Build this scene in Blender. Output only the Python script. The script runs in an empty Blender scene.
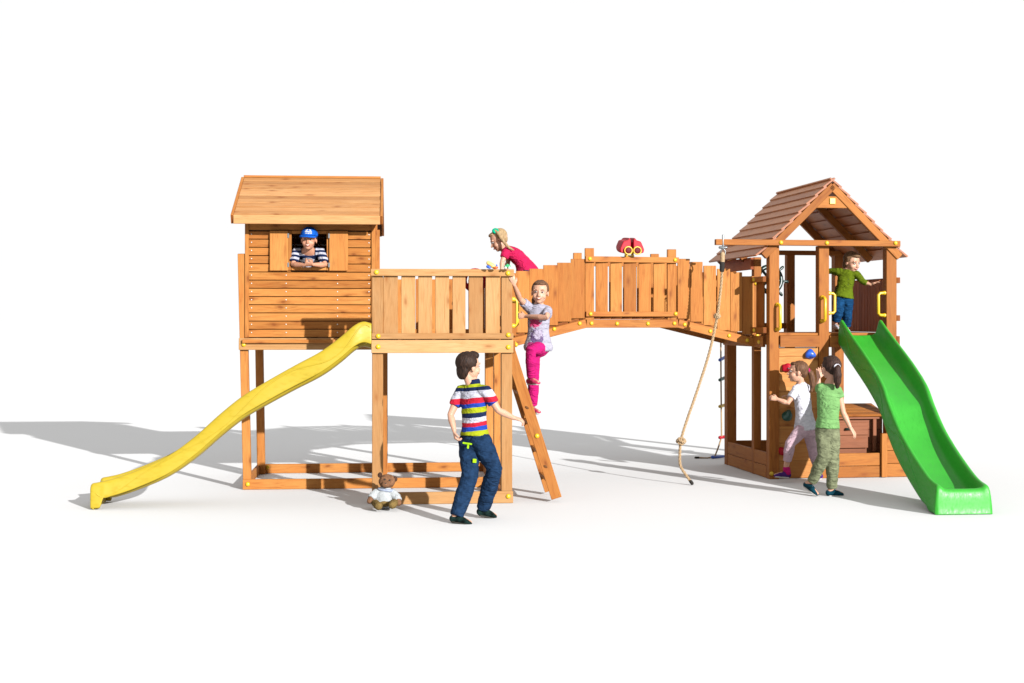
import bpy, bmesh, math, random
import numpy as np
from mathutils import Vector, Matrix, noise
random.seed(7)
R = math.radians
V = Vector
F, CX, HY, CH = 1353.0, 512.0, 321.0, 1.5        # focal length in pixels, principal column, horizon row, eye height

def at(px, py, Y):
    """point of the place that lies at distance Y on the sight line of a photo position"""
    return V(((px - CX) / F * Y, Y, CH - (py - HY) / F * Y))

scene = bpy.context.scene
C = scene.collection

# ------------------------------------------------------------------ materials
def new_mat(name):
    m = bpy.data.materials.new(name); m.use_nodes = True
    nt = m.node_tree; nt.nodes.clear()
    out = nt.nodes.new('ShaderNodeOutputMaterial'); b = nt.nodes.new('ShaderNodeBsdfPrincipled')
    nt.links.new(b.outputs[0], out.inputs[0])
    return m, nt, b

def N(nt, t, **kw):
    n = nt.nodes.new(t)
    for k, v in kw.items():
        if k.startswith('i_'):
            n.inputs[k[2:].replace('_', ' ')].default_value = v
        else: setattr(n, k, v)
    return n

def mixc(nt, a, b, fac, mode='MIX'):
    n = nt.nodes.new('ShaderNodeMix'); n.data_type = 'RGBA'; n.blend_type = mode
    for idx, val in ((0, fac), (6, a), (7, b)):
        if hasattr(val, 'is_linked') or hasattr(val, 'links'): nt.links.new(val, n.inputs[idx])
        elif idx == 0: n.inputs[0].default_value = val
        else: n.inputs[idx].default_value = (*val, 1)
    return n.outputs[2]

def ramp(nt, src, stops, interp='LINEAR'):
    r = nt.nodes.new('ShaderNodeValToRGB'); r.color_ramp.interpolation = interp
    e = r.color_ramp.elements
    while len(e) > 1: e.remove(e[-1])
    for i, (p, c) in enumerate(stops):
        c = c if isinstance(c, (tuple, list)) else (c, c, c)
        if i == 0: e[0].position = p; e[0].color = (*c, 1)
        else:
            k = e.new(p); k.color = (*c, 1)
    nt.links.new(src, r.inputs[0]); return r.outputs[0]

def wood(name, light, dark, red, knotc=(0.125, 0.034, 0.007), rough=.62, knots=1.0, spec=.12):
    light, dark, red = [tuple(q * .89 for q in c) for c in (light, dark, red)]
    m, nt, b = new_mat(name)
    uv = N(nt, 'ShaderNodeUVMap', uv_map='UVMap'); tn = N(nt, 'ShaderNodeUVMap', uv_map='Tone')
    sep = nt.nodes.new('ShaderNodeSeparateXYZ'); nt.links.new(tn.outputs[0], sep.inputs[0])
    def mp(sx, sy):
        n = nt.nodes.new('ShaderNodeMapping'); n.inputs['Scale'].default_value = (sx, sy, 1)
        nt.links.new(uv.outputs[0], n.inputs['Vector']); return n.outputs[0]
    g = N(nt, 'ShaderNodeTexNoise', i_Scale=1.0, i_Detail=5.0, i_Roughness=.65, i_Distortion=1.6); nt.links.new(mp(2.2, 26), g.inputs['Vector'])
    fi = N(nt, 'ShaderNodeTexNoise', i_Scale=1.0, i_Detail=3.0); nt.links.new(mp(9, 170), fi.inputs['Vector'])
    lg = N(nt, 'ShaderNodeTexNoise', i_Scale=1.0, i_Detail=2.0); nt.links.new(mp(2.6, 7), lg.inputs['Vector'])
    gr = ramp(nt, g.outputs[0], [(.3, 0.), (.48, .75), (.7, 1.)])
    col = mixc(nt, dark, light, gr)
    fr = ramp(nt, fi.outputs[0], [(.3, .82), (.65, 1.06)])
    col = mixc(nt, col, fr, 1.0, 'MULTIPLY')
    lr = ramp(nt, lg.outputs[0], [(.35, 1.), (.7, 0.)])
    col = mixc(nt, col, red, nt_mul(nt, lr, .42))
    # tone of the individual board
    tr = ramp(nt, sep.outputs[0], [(0., (.55, .42, .33)), (.08, (.60, .48, .40)), (.12, (.76, .70, .65)), (.32, (.93, .90, .87)), (.75, (1.06, 1.07, 1.08)), (1., (1.14, 1.2, 1.3))])
    col = mixc(nt, col, tr, 1.0, 'MULTIPLY')
    # knots
    dn = N(nt, 'ShaderNodeTexNoise', i_Scale=1.0, i_Detail=2.0); nt.links.new(mp(14, 30), dn.inputs['Vector'])
    va = nt.nodes.new('ShaderNodeVectorMath'); va.operation = 'MULTIPLY_ADD'
    nt.links.new(dn.outputs['Color'], va.inputs[0]); va.inputs[1].default_value = (.14, .14, 0); nt.links.new(mp(3.6, 8.5), va.inputs[2])
    vo = N(nt, 'ShaderNodeTexVoronoi', i_Scale=1.0, voronoi_dimensions='2D'); nt.links.new(va.outputs[0], vo.inputs['Vector'])
    sc = nt.nodes.new('ShaderNodeSeparateColor'); nt.links.new(vo.outputs['Color'], sc.inputs[0])
    pres = ramp(nt, sc.outputs[0], [(0., 0.), (.52, 0.), (.54, knots)])
    kd = ramp(nt, vo.outputs['Distance'], [(.0, .95), (.06, .8), (.11, .4), (.26, 0.)])
    col = mixc(nt, col, knotc, nt_mul(nt, kd, pres))
    nt.links.new(col, b.inputs['Base Color'])
    b.inputs['Roughness'].default_value = rough; b.inputs['Specular IOR Level'].default_value = spec
    bp = N(nt, 'ShaderNodeBump', i_Strength=.3, i_Distance=.003); nt.links.new(fi.outputs[0], bp.inputs['Height'])
    nt.links.new(bp.outputs[0], b.inputs['Normal'])
    return m

def nt_mul(nt, a, b):
    n = nt.nodes.new('ShaderNodeMath'); n.operation = 'MULTIPLY'
    for i, v in enumerate((a, b)):
        if hasattr(v, 'links'): nt.links.new(v, n.inputs[i])
        else: n.inputs[i].default_value = v
    return n.outputs[0]

def plain(name, col, rough=.5, spec=.4, var=.1, scale=18, bump=0.0, bscale=60, metal=0, sss=0, coat=0):
    m, nt, b = new_mat(name)
    tc = nt.nodes.new('ShaderNodeTexCoord')
    n = N(nt, 'ShaderNodeTexNoise', i_Scale=float(scale), i_Detail=4.0); nt.links.new(tc.outputs['Object'], n.inputs['Vector'])
    r = ramp(nt, n.outputs[0], [(.3, 1 - var), (.7, 1 + var * .6)])
    col_ = mixc(nt, col, r, 1.0, 'MULTIPLY')
    nt.links.new(col_, b.inputs['Base Color'])
    b.inputs['Roughness'].default_value = rough; b.inputs['Specular IOR Level'].default_value = spec
    b.inputs['Metallic'].default_value = metal
    if coat: b.inputs['Coat Weight'].default_value = coat; b.inputs['Coat Roughness'].default_value = .25
    if sss:
        b.inputs['Subsurface Weight'].default_value = sss; b.inputs['Subsurface Radius'].default_value = (1, .35, .2); b.inputs['Subsurface Scale'].default_value = .012
    if bump:
        n2 = N(nt, 'ShaderNodeTexNoise', i_Scale=float(bscale), i_Detail=3.0); nt.links.new(tc.outputs['Object'], n2.inputs['Vector'])
        bp = N(nt, 'ShaderNodeBump', i_Strength=bump, i_Distance=.01); nt.links.new(n2.outputs[0], bp.inputs['Height'])
        nt.links.new(bp.outputs[0], b.inputs['Normal'])
    return m

def banded(name, z0, z1, stops, tilt=(0, 0), rough=.8):
    """cloth with woven bands; stops run from z0 to z1 in the wearer's own height"""
    m, nt, b = new_mat(name)
    tc = nt.nodes.new('ShaderNodeTexCoord'); s = nt.nodes.new('ShaderNodeSeparateXYZ'); nt.links.new(tc.outputs['Object'], s.inputs[0])
    def ma(op, a, c):
        n = nt.nodes.new('ShaderNodeMath'); n.operation = op
        for i, v in enumerate((a, c)):
            if hasattr(v, 'links'): nt.links.new(v, n.inputs[i])
            else: n.inputs[i].default_value = v
        return n.outputs[0]
    nz = N(nt, 'ShaderNodeTexNoise', i_Scale=9.0, i_Detail=2.0); nt.links.new(tc.outputs['Object'], nz.inputs['Vector'])
    z = ma('ADD', s.outputs[2], ma('ADD', ma('MULTIPLY', s.outputs[0], tilt[0]), ma('MULTIPLY', s.outputs[1], tilt[1])))
    z = ma('ADD', z, ma('MULTIPLY', ma('SUBTRACT', nz.outputs[0], .5), .02))
    f = ma('DIVIDE', ma('SUBTRACT', z, z0), z1 - z0)
    nt.links.new(ramp(nt, f, stops, 'CONSTANT'), b.inputs['Base Color'])
    b.inputs['Roughness'].default_value = rough; b.inputs['Specular IOR Level'].default_value = .08
    folds(nt, b); return m

M = {}
M['house'] = wood('oiled_pine', (.345, .150, .037), (.215, .074, .015), (.29, .085, .014))
M['roof'] = wood('roof_pine', (.35, .185, .075), (.25, .112, .036), (.31, .125, .038), knots=.8)
M['ply'] = wood('shutter_ply', (.33, .140, .033), (.21, .073, .015), (.28, .088, .016), knots=.3)
M['pale'] = wood('pale_pine', (.345, .200, .086), (.255, .128, .044), (.305, .14, .043), knotc=(.17, .065, .018), knots=.9)
M['bridge'] = wood('bridge_pine', (.34, .143, .033), (.215, .070, .013), (.285, .083, .014), knots=.9)
M['tower'] = wood('tower_pine', (.275, .104, .021), (.185, .058, .011), (.235, .072, .012), knots=.8)
M['wall'] = wood('climbing_wall_pine', (.36, .168, .050), (.26, .10, .025), (.31, .11, .025), knots=.9)
M['brown'] = wood('brown_stained_boards', (.37, .115, .045), (.26, .072, .026), (.32, .09, .03), knots=.5)
M['shingle'] = wood('roof_boards_red', (.41, .165, .058), (.29, .10, .032), (.35, .115, .036), knots=.5, rough=.5, spec=.3)
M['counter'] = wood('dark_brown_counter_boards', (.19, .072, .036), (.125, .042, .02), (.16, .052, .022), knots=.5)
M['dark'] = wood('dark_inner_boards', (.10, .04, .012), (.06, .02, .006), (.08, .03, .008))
M['cap'] = plain('yellow_plastic_cap', (.42, .27, .003), .35, .5, .05)
M['yslide'] = plain('yellow_slide_plastic', (.275, .195, .008), .5, .25, .10, 5, .03, 220)
M['gslide'] = plain('green_slide_plastic', (.022, .215, .016), .42, .3, .10, 6, .02, 220)
def slide_mat(name, c, c2):
    m, nt, bs = new_mat(name); tc = nt.nodes.new('ShaderNodeTexCoord')
    n1 = N(nt, 'ShaderNodeTexNoise', i_Scale=3.5, i_Detail=6.0, i_Roughness=.65); nt.links.new(tc.outputs['Object'], n1.inputs['Vector'])
    col = mixc(nt, c, c2, ramp(nt, n1.outputs[0], [(.40, 0.), (.72, .4)]))
    mp_ = nt.nodes.new('ShaderNodeMapping'); mp_.inputs['Scale'].default_value = (60, 9, 30) if 'green' in name else (9, 60, 30); nt.links.new(tc.outputs['Object'], mp_.inputs['Vector'])
    n2 = N(nt, 'ShaderNodeTexNoise', i_Scale=1.0, i_Detail=5.0, i_Roughness=.7); nt.links.new(mp_.outputs[0], n2.inputs['Vector'])
    col = mixc(nt, col, ramp(nt, n2.outputs[0], [(.30, .84), (.48, 1.0), (.66, 1.0), (.75, 1.10)]), 1.0, 'MULTIPLY')
    nt.links.new(col, bs.inputs['Base Color']); nt.links.new(ramp(nt, n2.outputs[0], [(.35, .36), (.7, .62)]), bs.inputs['Roughness']); bs.inputs['Specular IOR Level'].default_value = .3
    bp = N(nt, 'ShaderNodeBump', i_Strength=.12, i_Distance=.004); nt.links.new(n2.outputs[0], bp.inputs['Height']); nt.links.new(bp.outputs[0], bs.inputs['Normal'])
    return m
M['yslide'] = slide_mat('yellow_slide_plastic', (.262, .19, .009), (.225, .158, .007)); M['gslide'] = slide_mat('green_slide_plastic', (.020, .215, .015), (.012, .15, .012))
M['handle'] = plain('yellow_plastic_handle', (.42, .25, .003), .35, .5, .05)
M['red'] = plain('red_plastic', (.25, .003, .012), .5, .15, .08)
M['blue'] = plain('blue_plastic', (.012, .06, .33), .35, .5, .1)
M['green'] = plain('dark_green_plastic', (.006, .045, .032), .35, .5, .1)
M['black'] = plain('black_green_plastic', (.004, .018, .014), .35, .4, .1)
M['lens'] = plain('dark_red_lens', (.07, .003, .006), .6, .15, .05)
M['steel'] = plain('zinc_steel', (.17, .18, .185), .35, .5, .1, metal=.8)
M['screw'] = plain('screw_head', (.45, .42, .38), .4, .5, .1, metal=.4)
M['rope'] = plain('hemp_rope', (.29, .20, .115), .9, .1, .3, 90, .5, 300)
M['ropeend'] = plain('dark_rope_binding', (.02, .018, .016), .8, .1, .2)
M['skin'] = plain('skin', (.355, .192, .128), .5, .3, .06, 25, sss=.12)
M['skin_tan'] = plain('tanned_skin', (.315, .150, .092), .5, .3, .06, 25, sss=.12)
M['lips'] = plain('lips', (.22, .05, .045), .45, .4, .05)
M['teeth'] = plain('teeth', (.5, .47, .42), .3, .5, .02)
M['eye'] = plain('eye_white', (.27, .26, .255), .3, .5, .02)
M['iris'] = plain('dark_iris', (.015, .010, .008), .15, .6, .05)
def hairmat(name, c, c2):
    m, nt, b = new_mat(name)
    tc = nt.nodes.new('ShaderNodeTexCoord'); mpn = nt.nodes.new('ShaderNodeMapping'); mpn.inputs['Scale'].default_value = (130, 130, 18)
    nt.links.new(tc.outputs['Object'], mpn.inputs['Vector'])
    n = N(nt, 'ShaderNodeTexNoise', i_Scale=1.0, i_Detail=3.0, i_Distortion=.6); nt.links.new(mpn.outputs[0], n.inputs['Vector'])
    nt.links.new(ramp(nt, n.outputs[0], [(.32, c), (.68, c2)]), b.inputs['Base Color'])
    b.inputs['Roughness'].default_value = .6; b.inputs['Specular IOR Level'].default_value = .15
    bp = N(nt, 'ShaderNodeBump', i_Strength=.7, i_Distance=.006); nt.links.new(n.outputs[0], bp.inputs['Height']); nt.links.new(bp.outputs[0], b.inputs['Normal'])
    return m
M['h_dark'] = hairmat('dark_brown_hair', (.006, .003, .002), (.026, .012, .007))
M['h_brown'] = hairmat('brown_hair', (.04, .018, .009), (.11, .052, .026))
M['h_light'] = hairmat('light_brown_hair', (.055, .028, .013), (.13, .072, .036))
M['h_blond'] = hairmat('blond_hair', (.13, .082, .04), (.29, .20, .105))
M['h_black'] = hairmat('black_hair', (.008, .004, .003), (.040, .019, .013))
def cloth(name, c, var=.12):
    m = plain(name, c, .9, .06, var, 22, .3, 110); nt = m.node_tree; bs = [n for n in nt.nodes if n.type == 'BSDF_PRINCIPLED'][0]
    folds(nt, bs); return m
def folds(nt, bs):
    tc = nt.nodes.new('ShaderNodeTexCoord'); mp_ = nt.nodes.new('ShaderNodeMapping'); mp_.inputs['Scale'].default_value = (9, 9, 20); mp_.inputs['Rotation'].default_value = (.3, .5, 0); nt.links.new(tc.outputs['Object'], mp_.inputs['Vector'])
    n = N(nt, 'ShaderNodeTexNoise', i_Scale=1.0, i_Detail=3.0, i_Distortion=1.8); nt.links.new(mp_.outputs[0], n.inputs['Vector'])
    old = bs.inputs['Normal'].links[0].from_socket if bs.inputs['Normal'].is_linked else None
    bp = N(nt, 'ShaderNodeBump', i_Strength=.75, i_Distance=.035); nt.links.new(n.outputs[0], bp.inputs['Height'])
    if old: nt.links.new(old, bp.inputs['Normal'])
    nt.links.new(bp.outputs[0], bs.inputs['Normal'])

# ------------------------------------------------------------------ mesh collector
class MB:
    def __init__(s): s.v = []; s.f = []; s.uv = []; s.t = []; s.sm = []
    def _add(s, vs, fs, uvs, tone, smooth=False):
        o = len(s.v); s.v += [V(p) for p in vs]
        for f, u in zip(fs, uvs):
            s.f.append([i + o for i in f]); s.uv.append(u); s.t.append(tone); s.sm.append(smooth)
    def board(s, a, b, w, h, up=(0, 0, 1), tone=None):
        """board from end a to end b (centres); w across (sideways), h along up"""
        a, b, up = V(a), V(b), V(up)
        d = b - a; L = d.length; d = d / L
        side = d.cross(up).normalized(); u2 = side.cross(d).normalized()
        vs = [p + side * (sx * w / 2) + u2 * (sy * h / 2) for p in (a, b) for sx, sy in ((-1, -1), (1, -1), (1, 1), (-1, 1))]
        fs = [(0, 4, 5, 1), (1, 5, 6, 2), (2, 6, 7, 3), (3, 7, 4, 0), (0, 1, 2, 3), (7, 6, 5, 4)]
        u0, v0 = random.uniform(0, 60), random.uniform(0, 60)
        uvs = []; off = 0
        for k in range(4):
            ww = w if k % 2 == 0 else h
            uvs.append([(u0, v0 + off), (u0 + L, v0 + off), (u0 + L, v0 + off + ww), (u0, v0 + off + ww)]); off += ww
        for e in range(2): uvs.append([(u0, v0), (u0 + .004, v0 + w), (u0 + .008, v0 + w + h), (u0 + .004, v0 + h)])
        t_ = .12 + .88 * random.random() if tone is None else tone
        s._add(vs, fs, uvs, t_); s.t[-1] = s.t[-2] = 0.0
    def box(s, x0, x1, y0, y1, z0, z1, axis='x', tone=None):
        cx, cy, cz = (x0 + x1) / 2, (y0 + y1) / 2, (z0 + z1) / 2
        if axis == 'x': s.board((x0, cy, cz), (x1, cy, cz), y1 - y0, z1 - z0, (0, 0, 1), tone)
        elif axis == 'y': s.board((cx, y0, cz), (cx, y1, cz), x1 - x0, z1 - z0, (0, 0, 1), tone)
        else: s.board((cx, cy, z0), (cx, cy, z1), x1 - x0, y1 - y0, (0, 1, 0), tone)
    def prism(s, poly, ext, tone=None):
        n = len(poly); ext = V(ext); P = [V(p) for p in poly]; vs = P + [p + ext for p in P]
        fs = [tuple(range(n))[::-1], tuple(range(n, 2 * n))] + [(i, (i + 1) % n, (i + 1) % n + n, i + n) for i in range(n)]
        u0, v0 = random.uniform(0, 60), random.uniform(0, 60)
        ax = (P[1] - P[0]).normalized(); nm = ext.normalized(); ay = nm.cross(ax)
        uvs = [[(u0 + vs[i].dot(ax), v0 + vs[i].dot(ay) + .3 * vs[i].dot(nm)) for i in f] for f in fs]
        s._add(vs, fs, uvs, random.random() if tone is None else tone)
    def grid(s, rows, smooth=True, tone=.5, closed=False):
        n = len(rows[0]); vs = [p for r in rows for p in r]; fs = []; uvs = []
        for i in range(len(rows) - 1):
            for j in range(n if closed else n - 1):
                k = (j + 1) % n
                fs.append((i * n + j, i * n + k, (i + 1) * n + k, (i + 1) * n + j)); uvs.append([(i, j), (i, j + 1), (i + 1, j + 1), (i + 1, j)])
        s._add(vs, fs, uvs, tone, smooth)
    def ell(s, c, ax, ay, az, seg=16, rings=10):
        c, ax, ay, az = V(c), V(ax), V(ay), V(az)
        rows = []
        for i in range(rings + 1):
            th = math.pi * i / rings; rr = max(math.sin(th), 1e-3); zz = math.cos(th)
            rows.append([c + ax * (rr * math.cos(2 * math.pi * j / seg)) + ay * (rr * math.sin(2 * math.pi * j / seg)) + az * zz for j in range(seg)])
        s.grid(rows, True, .5, True)
        o = len(s.v) - len(rows) * seg
        for base, rev in ((o, True), (o + rings * seg, False)):
            f = [base + j for j in range(seg)]
            s.f.append(f if not rev else f[::-1]); s.uv.append([(0, 0)] * seg); s.t.append(.5); s.sm.append(True)
    def ball(s, c, r, seg=12, rings=8): s.ell(c, (r, 0, 0), (0, r, 0), (0, 0, r), seg, rings)
    def tube(s, pts, rad, sides=None, seg=14, cap='round'):
        """tapering tube through pts; rad = number or (a, b) per point, a along sides[i]"""
        P = [V(p) for p in pts]; n = len(P)
        rad = [rad] * n if not isinstance(rad, list) else rad
        rad = [(r, r) if not isinstance(r, tuple) else r for r in rad]
        T = []
        for i in range(n):
            t = (P[min(i + 1, n - 1)] - P[max(i - 1, 0)])
            T.append(t.normalized() if t.length > 1e-9 else V((0, 0, 1)))
        if sides is None:
            ref = V((0, 0, 1)) if abs(T[0].z) < .9 else V((1, 0, 0))
            sd = T[0].cross(ref).normalized(); S = []
            for t in T:
                sd = (sd - t * sd.dot(t)).normalized(); S.append(sd.copy())
        else:
            sides = [sides] * n if not isinstance(sides, list) else sides
            S = [(V(q) - t * V(q).dot(t)).normalized() for q, t in zip(sides, T)]
        rows = []
        def ring(c, t, sd, ra, rb):
            bt = t.cross(sd)
            return [c + sd * (ra * math.cos(2 * math.pi * j / seg)) + bt * (rb * math.sin(2 * math.pi * j / seg)) for j in range(seg)]
        if cap == 'round':
            for q in (.97, .75, .4):
                k = math.sqrt(1 - q * q); rows.append(ring(P[0] - T[0] * (q * min(rad[0])), T[0], S[0], rad[0][0] * k, rad[0][1] * k))
        for i in range(n): rows.append(ring(P[i], T[i], S[i], *rad[i]))
        if cap == 'round':
            for q in (.4, .75, .97):
                k = math.sqrt(1 - q * q); rows.append(ring(P[-1] + T[-1] * (q * min(rad[-1])), T[-1], S[-1], rad[-1][0] * k, rad[-1][1] * k))
        s.grid(rows, True, .5, True)
        o = len(s.v) - len(rows) * seg
        for base, rev in ((o, True), (o + (len(rows) - 1) * seg, False)):
            f = [base + j for j in range(seg)]
            s.f.append(f if not rev else f[::-1]); s.uv.append([(0, 0)] * seg); s.t.append(.5); s.sm.append(cap == 'round')
    def mesh(s, name, shift=None):
        me = bpy.data.meshes.new(name)
        vs = [p - shift for p in s.v] if shift is not None else s.v
        me.from_pydata([tuple(p) for p in vs], [], s.f)
        u = me.uv_layers.new(name='UVMap'); t = me.uv_layers.new(name='Tone')
        i = 0
        for f, uv, tn in zip(s.f, s.uv, s.t):
            for q in uv:
                u.data[i].uv = q; t.data[i].uv = (tn, tn); i += 1
        me.polygons.foreach_set('use_smooth', s.sm)
        bm = bmesh.new(); bm.from_mesh(me); bmesh.ops.recalc_face_normals(bm, faces=bm.faces); bm.to_mesh(me); bm.free()
        me.update(); return me
    def build(s, name, mat, parent=None, bevel=.0, shift=None, label=None):
        o = bpy.data.objects.new(name, s.mesh(name, shift)); C.objects.link(o)
        o.data.materials.append(M[mat] if isinstance(mat, str) else mat)
        if parent is not None: o.parent = parent
        if bevel:
            b = o.modifiers.new('bevel', 'BEVEL'); b.width = bevel; b.segments = 1; b.limit_method = 'ANGLE'
        if label: o['label'] = label
        return o

def thing(name, label, cat, loc=(0, 0, 0), rz=0, group=None):
    o = bpy.data.objects.new(name, None); C.objects.link(o); o.empty_display_size = .1
    o.location = loc; o.rotation_euler = (0, 0, rz); o['label'] = label; o['category'] = cat
    if group: o['group'] = group
    return o

def one(mb_fn, name, mat, parent, bevel=.003, label=None, shift=None):
    m = MB(); mb_fn(m); return m.build(name, mat, parent, bevel, shift, label)

BV = .003
def bx(name, mat, parent, x0, x1, y0, y1, z0, z1, axis='x', label=None):
    m = MB(); m.box(x0, x1, y0, y1, z0, z1, axis); return m.build(name, mat, parent, BV, None, label)

def cap(parent, p, d=(0, -1, 0), r=.02):
    d = V(d).normalized(); s = d.cross(V((0, 0, 1))); s = s.normalized() if s.length > .01 else V((1, 0, 0)); u = s.cross(d)
    m = MB(); m.ell(V(p), s * r, u * r, d * r * .75, 14, 8); m.build('bolt_cap', 'cap', parent)

def grip(parent, a, b, outv, r=.011):
    """D-shaped grab handle between feet a and b, standing off along outv"""
    a, b, o = V(a), V(b), V(outv); d = (b - a).normalized()
    m = MB()
    m.tube([a + o * .1, a + o * .75 + d * .002, a + o + d * .018, b + o - d * .018, b + o * .75 - d * .002, b + o * .1], r, seg=10)
    nrm = o.normalized()
    for p in (a, b):
        m.tube([p - d * 0 - nrm * .0, p + nrm * .012], .02, seg=12)
    return m.build('grab_handle', 'handle', parent)

# ------------------------------------------------------------------ ground, sky, light, camera
g = MB()
g._add([(-3000, -400, 0), (3000, -400, 0), (3000, 6000, 0), (-3000, 6000, 0)], [(0, 1, 2, 3)], [[(0, 0)] * 4], .5)
M['ground'] = plain('pale_concrete_ground', (.508, .508, .508), .9, .05, .0, 3)
gr = g.build('ground', 'ground'); gr['kind'] = 'structure'

w = bpy.data.worlds.new('World'); scene.world = w; w.use_nodes = True
EXPO = 1.15
bg = w.node_tree.nodes['Background']; bg.inputs['Color'].default_value = (1, 1, 1, 1); bg.inputs['Strength'].default_value = .4525
sun = bpy.data.lights.new('sun', 'SUN'); sun.energy = 5.0; sun.angle = R(.6); sun.color = (1, .993, .982)
so = bpy.data.objects.new('sun', sun); C.objects.link(so)
SA, SB = 1.80, 2.60                                   # shadow offset per metre of height: leftwards, backwards
sd = V((-SA, SB, -1)).normalized()
so.rotation_euler = sd.to_track_quat('-Z', 'Y').to_euler()

cam = bpy.data.cameras.new('camera'); co = bpy.data.objects.new('camera', cam); C.objects.link(co)
co.location = (0, 0, CH); co.rotation_euler = (R(90), 0, 0)
cam.sensor_width = 36; cam.lens = 36 * F / 1024; cam.shift_y = -(341.5 - HY) / 1024
cam.clip_end = 9000; cam.clip_start = .1
scene.camera = co
scene.view_settings.view_transform = 'Standard'; scene.view_settings.look = 'None'
scene.view_settings.exposure = EXPO; scene.view_settings.gamma = 1

#PARTS
# ================================================================== platform that carries the playhouse
OL, AL = V((-2.395, 12.045, 0)), R(5)
plat = thing('play_platform', 'raised pine platform on square posts with picket balcony and ground frame under the playhouse', 'play platform', OL, AL)
def post(parent, mat, x, y, z0, z1, wx=.09, wy=.09, top=None, name='post'):
    m = MB(); t = (x, y) if top is None else top
    m.board((x, y, z0), (t[0], t[1], z1), wx, wy, (0, 1, 0))
    return m.build(name, mat, parent, .004)
post(plat, 'house', .037, .035, 0, 2.10, .072, .07, (-.012, .035))
post(plat, 'house', .045, 1.215, 0, 1.30, .075, .08, (.025, 1.215))
post(plat, 'pale', 1.205, -1.045, 0, 1.87, .09, .085)
post(plat, 'pale', 2.266, -1.045, 0, 1.87, .09, .085)
post(plat, 'house', 1.232, .05, 0, 1.30)
post(plat, 'house', 2.285, .045, 0, 1.92)
post(plat, 'house', 2.285, 1.21, 0, 1.92)
post(plat, 'house', 1.232, 1.21, 0, 1.92)
post(plat, 'house', 2.285, -.41, 1.24, 1.87, .09, .08)
# ground frame
for nm, mat, a in (('ground_beam', 'house', (-.0, 2.24, -.03, 0, .002, .092)), ('ground_beam', 'house', (.0, 2.33, 1.255, 1.285, .002, .092)),
                   ('ground_beam', 'pale', (1.17, 2.316, -1.118, -1.09, .002, .100))):
    bx(nm, mat, plat, *a)
bx('ground_beam', 'house', plat, -.001, .03, 0, 1.253, .002, .09, 'y')
bx('ground_beam', 'house', plat, 2.22, 2.25, -1.0, 1.16, .002, .09, 'y')
# deck beams and floor
bx('deck_beam', 'pale', plat, -.034, 1.153, -.035, -.002, 1.243, 1.348)
bx('deck_beam', 'pale', plat, 1.155, 2.318, -1.118, -1.09, 1.238, 1.344)
bx('deck_beam', 'house', plat, .0, 2.33, 1.255, 1.285, 1.24, 1.345)
bx('deck_beam', 'house', plat, 2.312, 2.336, -1.088, 1.25, 1.238, 1.340, 'y')
bx('deck_beam', 'house', plat, -.03, .0, .0, 1.25, 1.243, 1.346, 'y')
bx('deck_beam', 'house', plat, 1.162, 1.186, -1.0, 0, 1.24, 1.30, 'y')
m = MB()
y = -1.085
while y < 1.2:
    if y < -.11: m.box(1.162, 2.33, y, y + .108, 1.303, 1.335)
    else: m.box(.0, 2.33, y, y + .108, 1.303, 1.335)
    y += .113
m.build('deck_floor', 'house', plat, BV)
# front balustrade
bx('bottom_rail', 'pale', plat, 1.158, 2.319, -1.118, -1.092, 1.352, 1.400)
bx('top_rail', 'pale', plat, 1.150, 2.322, -1.122, -1.092, 1.868, 1.926)
def pickets(name, mat, parent, segs):
    m = MB()
    for a, b, w, up in segs:
        j = random.uniform(-.003, .003)
        m.board(V(a) + V((0, 0, 0)), V(b) + V((j * .5, 0, j)), w, .018, up)
    return m.build(name, mat, parent, BV)
px_pl = [(383.8, 397.8), (401.6, 415), (418.5, 432), (435.5, 449), (452.7, 465.2), (468.9, 482.6), (485.7, 499.5)]
seg = []
for a, b in px_pl:
    k_ = ((a + b) / 2 - 512) / F; x = (k_ * 10.969 + 2.301) / (.9962 - .0872 * k_)
    seg.append(((x, -1.08, 1.345), (x, -1.08, 1.872), (b - a + .6) / 122.6, (0, 1, 0)))
pickets('picket_panel', 'pale', plat, seg)
# rear balustrade and right side short panel
seg = []
for x in (1.35, 1.485, 1.62, 1.755, 1.89): seg.append(((x, 1.245, 1.34), (x, 1.245, 1.915), .132, (0, 1, 0)))
seg += [((1.996, 1.245, 1.34), (1.996, 1.245, 1.915), .076, (0, 1, 0)), ((2.158, 1.245, 1.34), (2.158, 1.245, 1.915), .162, (0, 1, 0))]
pickets('picket_panel', 'bridge', plat, seg)
bx('bottom_rail', 'bridge', plat, 1.28, 2.24, 1.20, 1.233, 1.36, 1.42)
for y in (-.29, -.15): pickets('picket', 'bridge', plat, [((2.32, y, 1.345), (2.32, y, 1.85), .118, (1, 0, 0))])
bx('top_rail', 'bridge', plat, 2.335, 2.36, -.42, .05, 1.80, 1.86, 'y')
for p in ((1.196, -1.124, 1.897), (2.272, -1.124, 1.892), (1.21, -1.12, 1.376), (2.275, -1.12, 1.385), (1.21, -1.12, 1.29), (2.275, -1.12, 1.285),
          (.01, -.037, 1.29), (.045, -.032, .05), (2.275, -1.12, .058)): cap(plat, p)
for p in ((.10, 1.253, .062), (2.268, .2, .055)): cap(plat, p)
cap(plat, (2.36, -.9, 1.30), (1, 0, 0))
grip(plat, (2.312, -1.05, 1.68), (2.312, -1.05, 1.46), (.04, 0, 0), .010)
grip(plat, (2.333, -.41, 1.67), (2.333, -.41, 1.45), (.085, 0, 0), .013)

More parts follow.
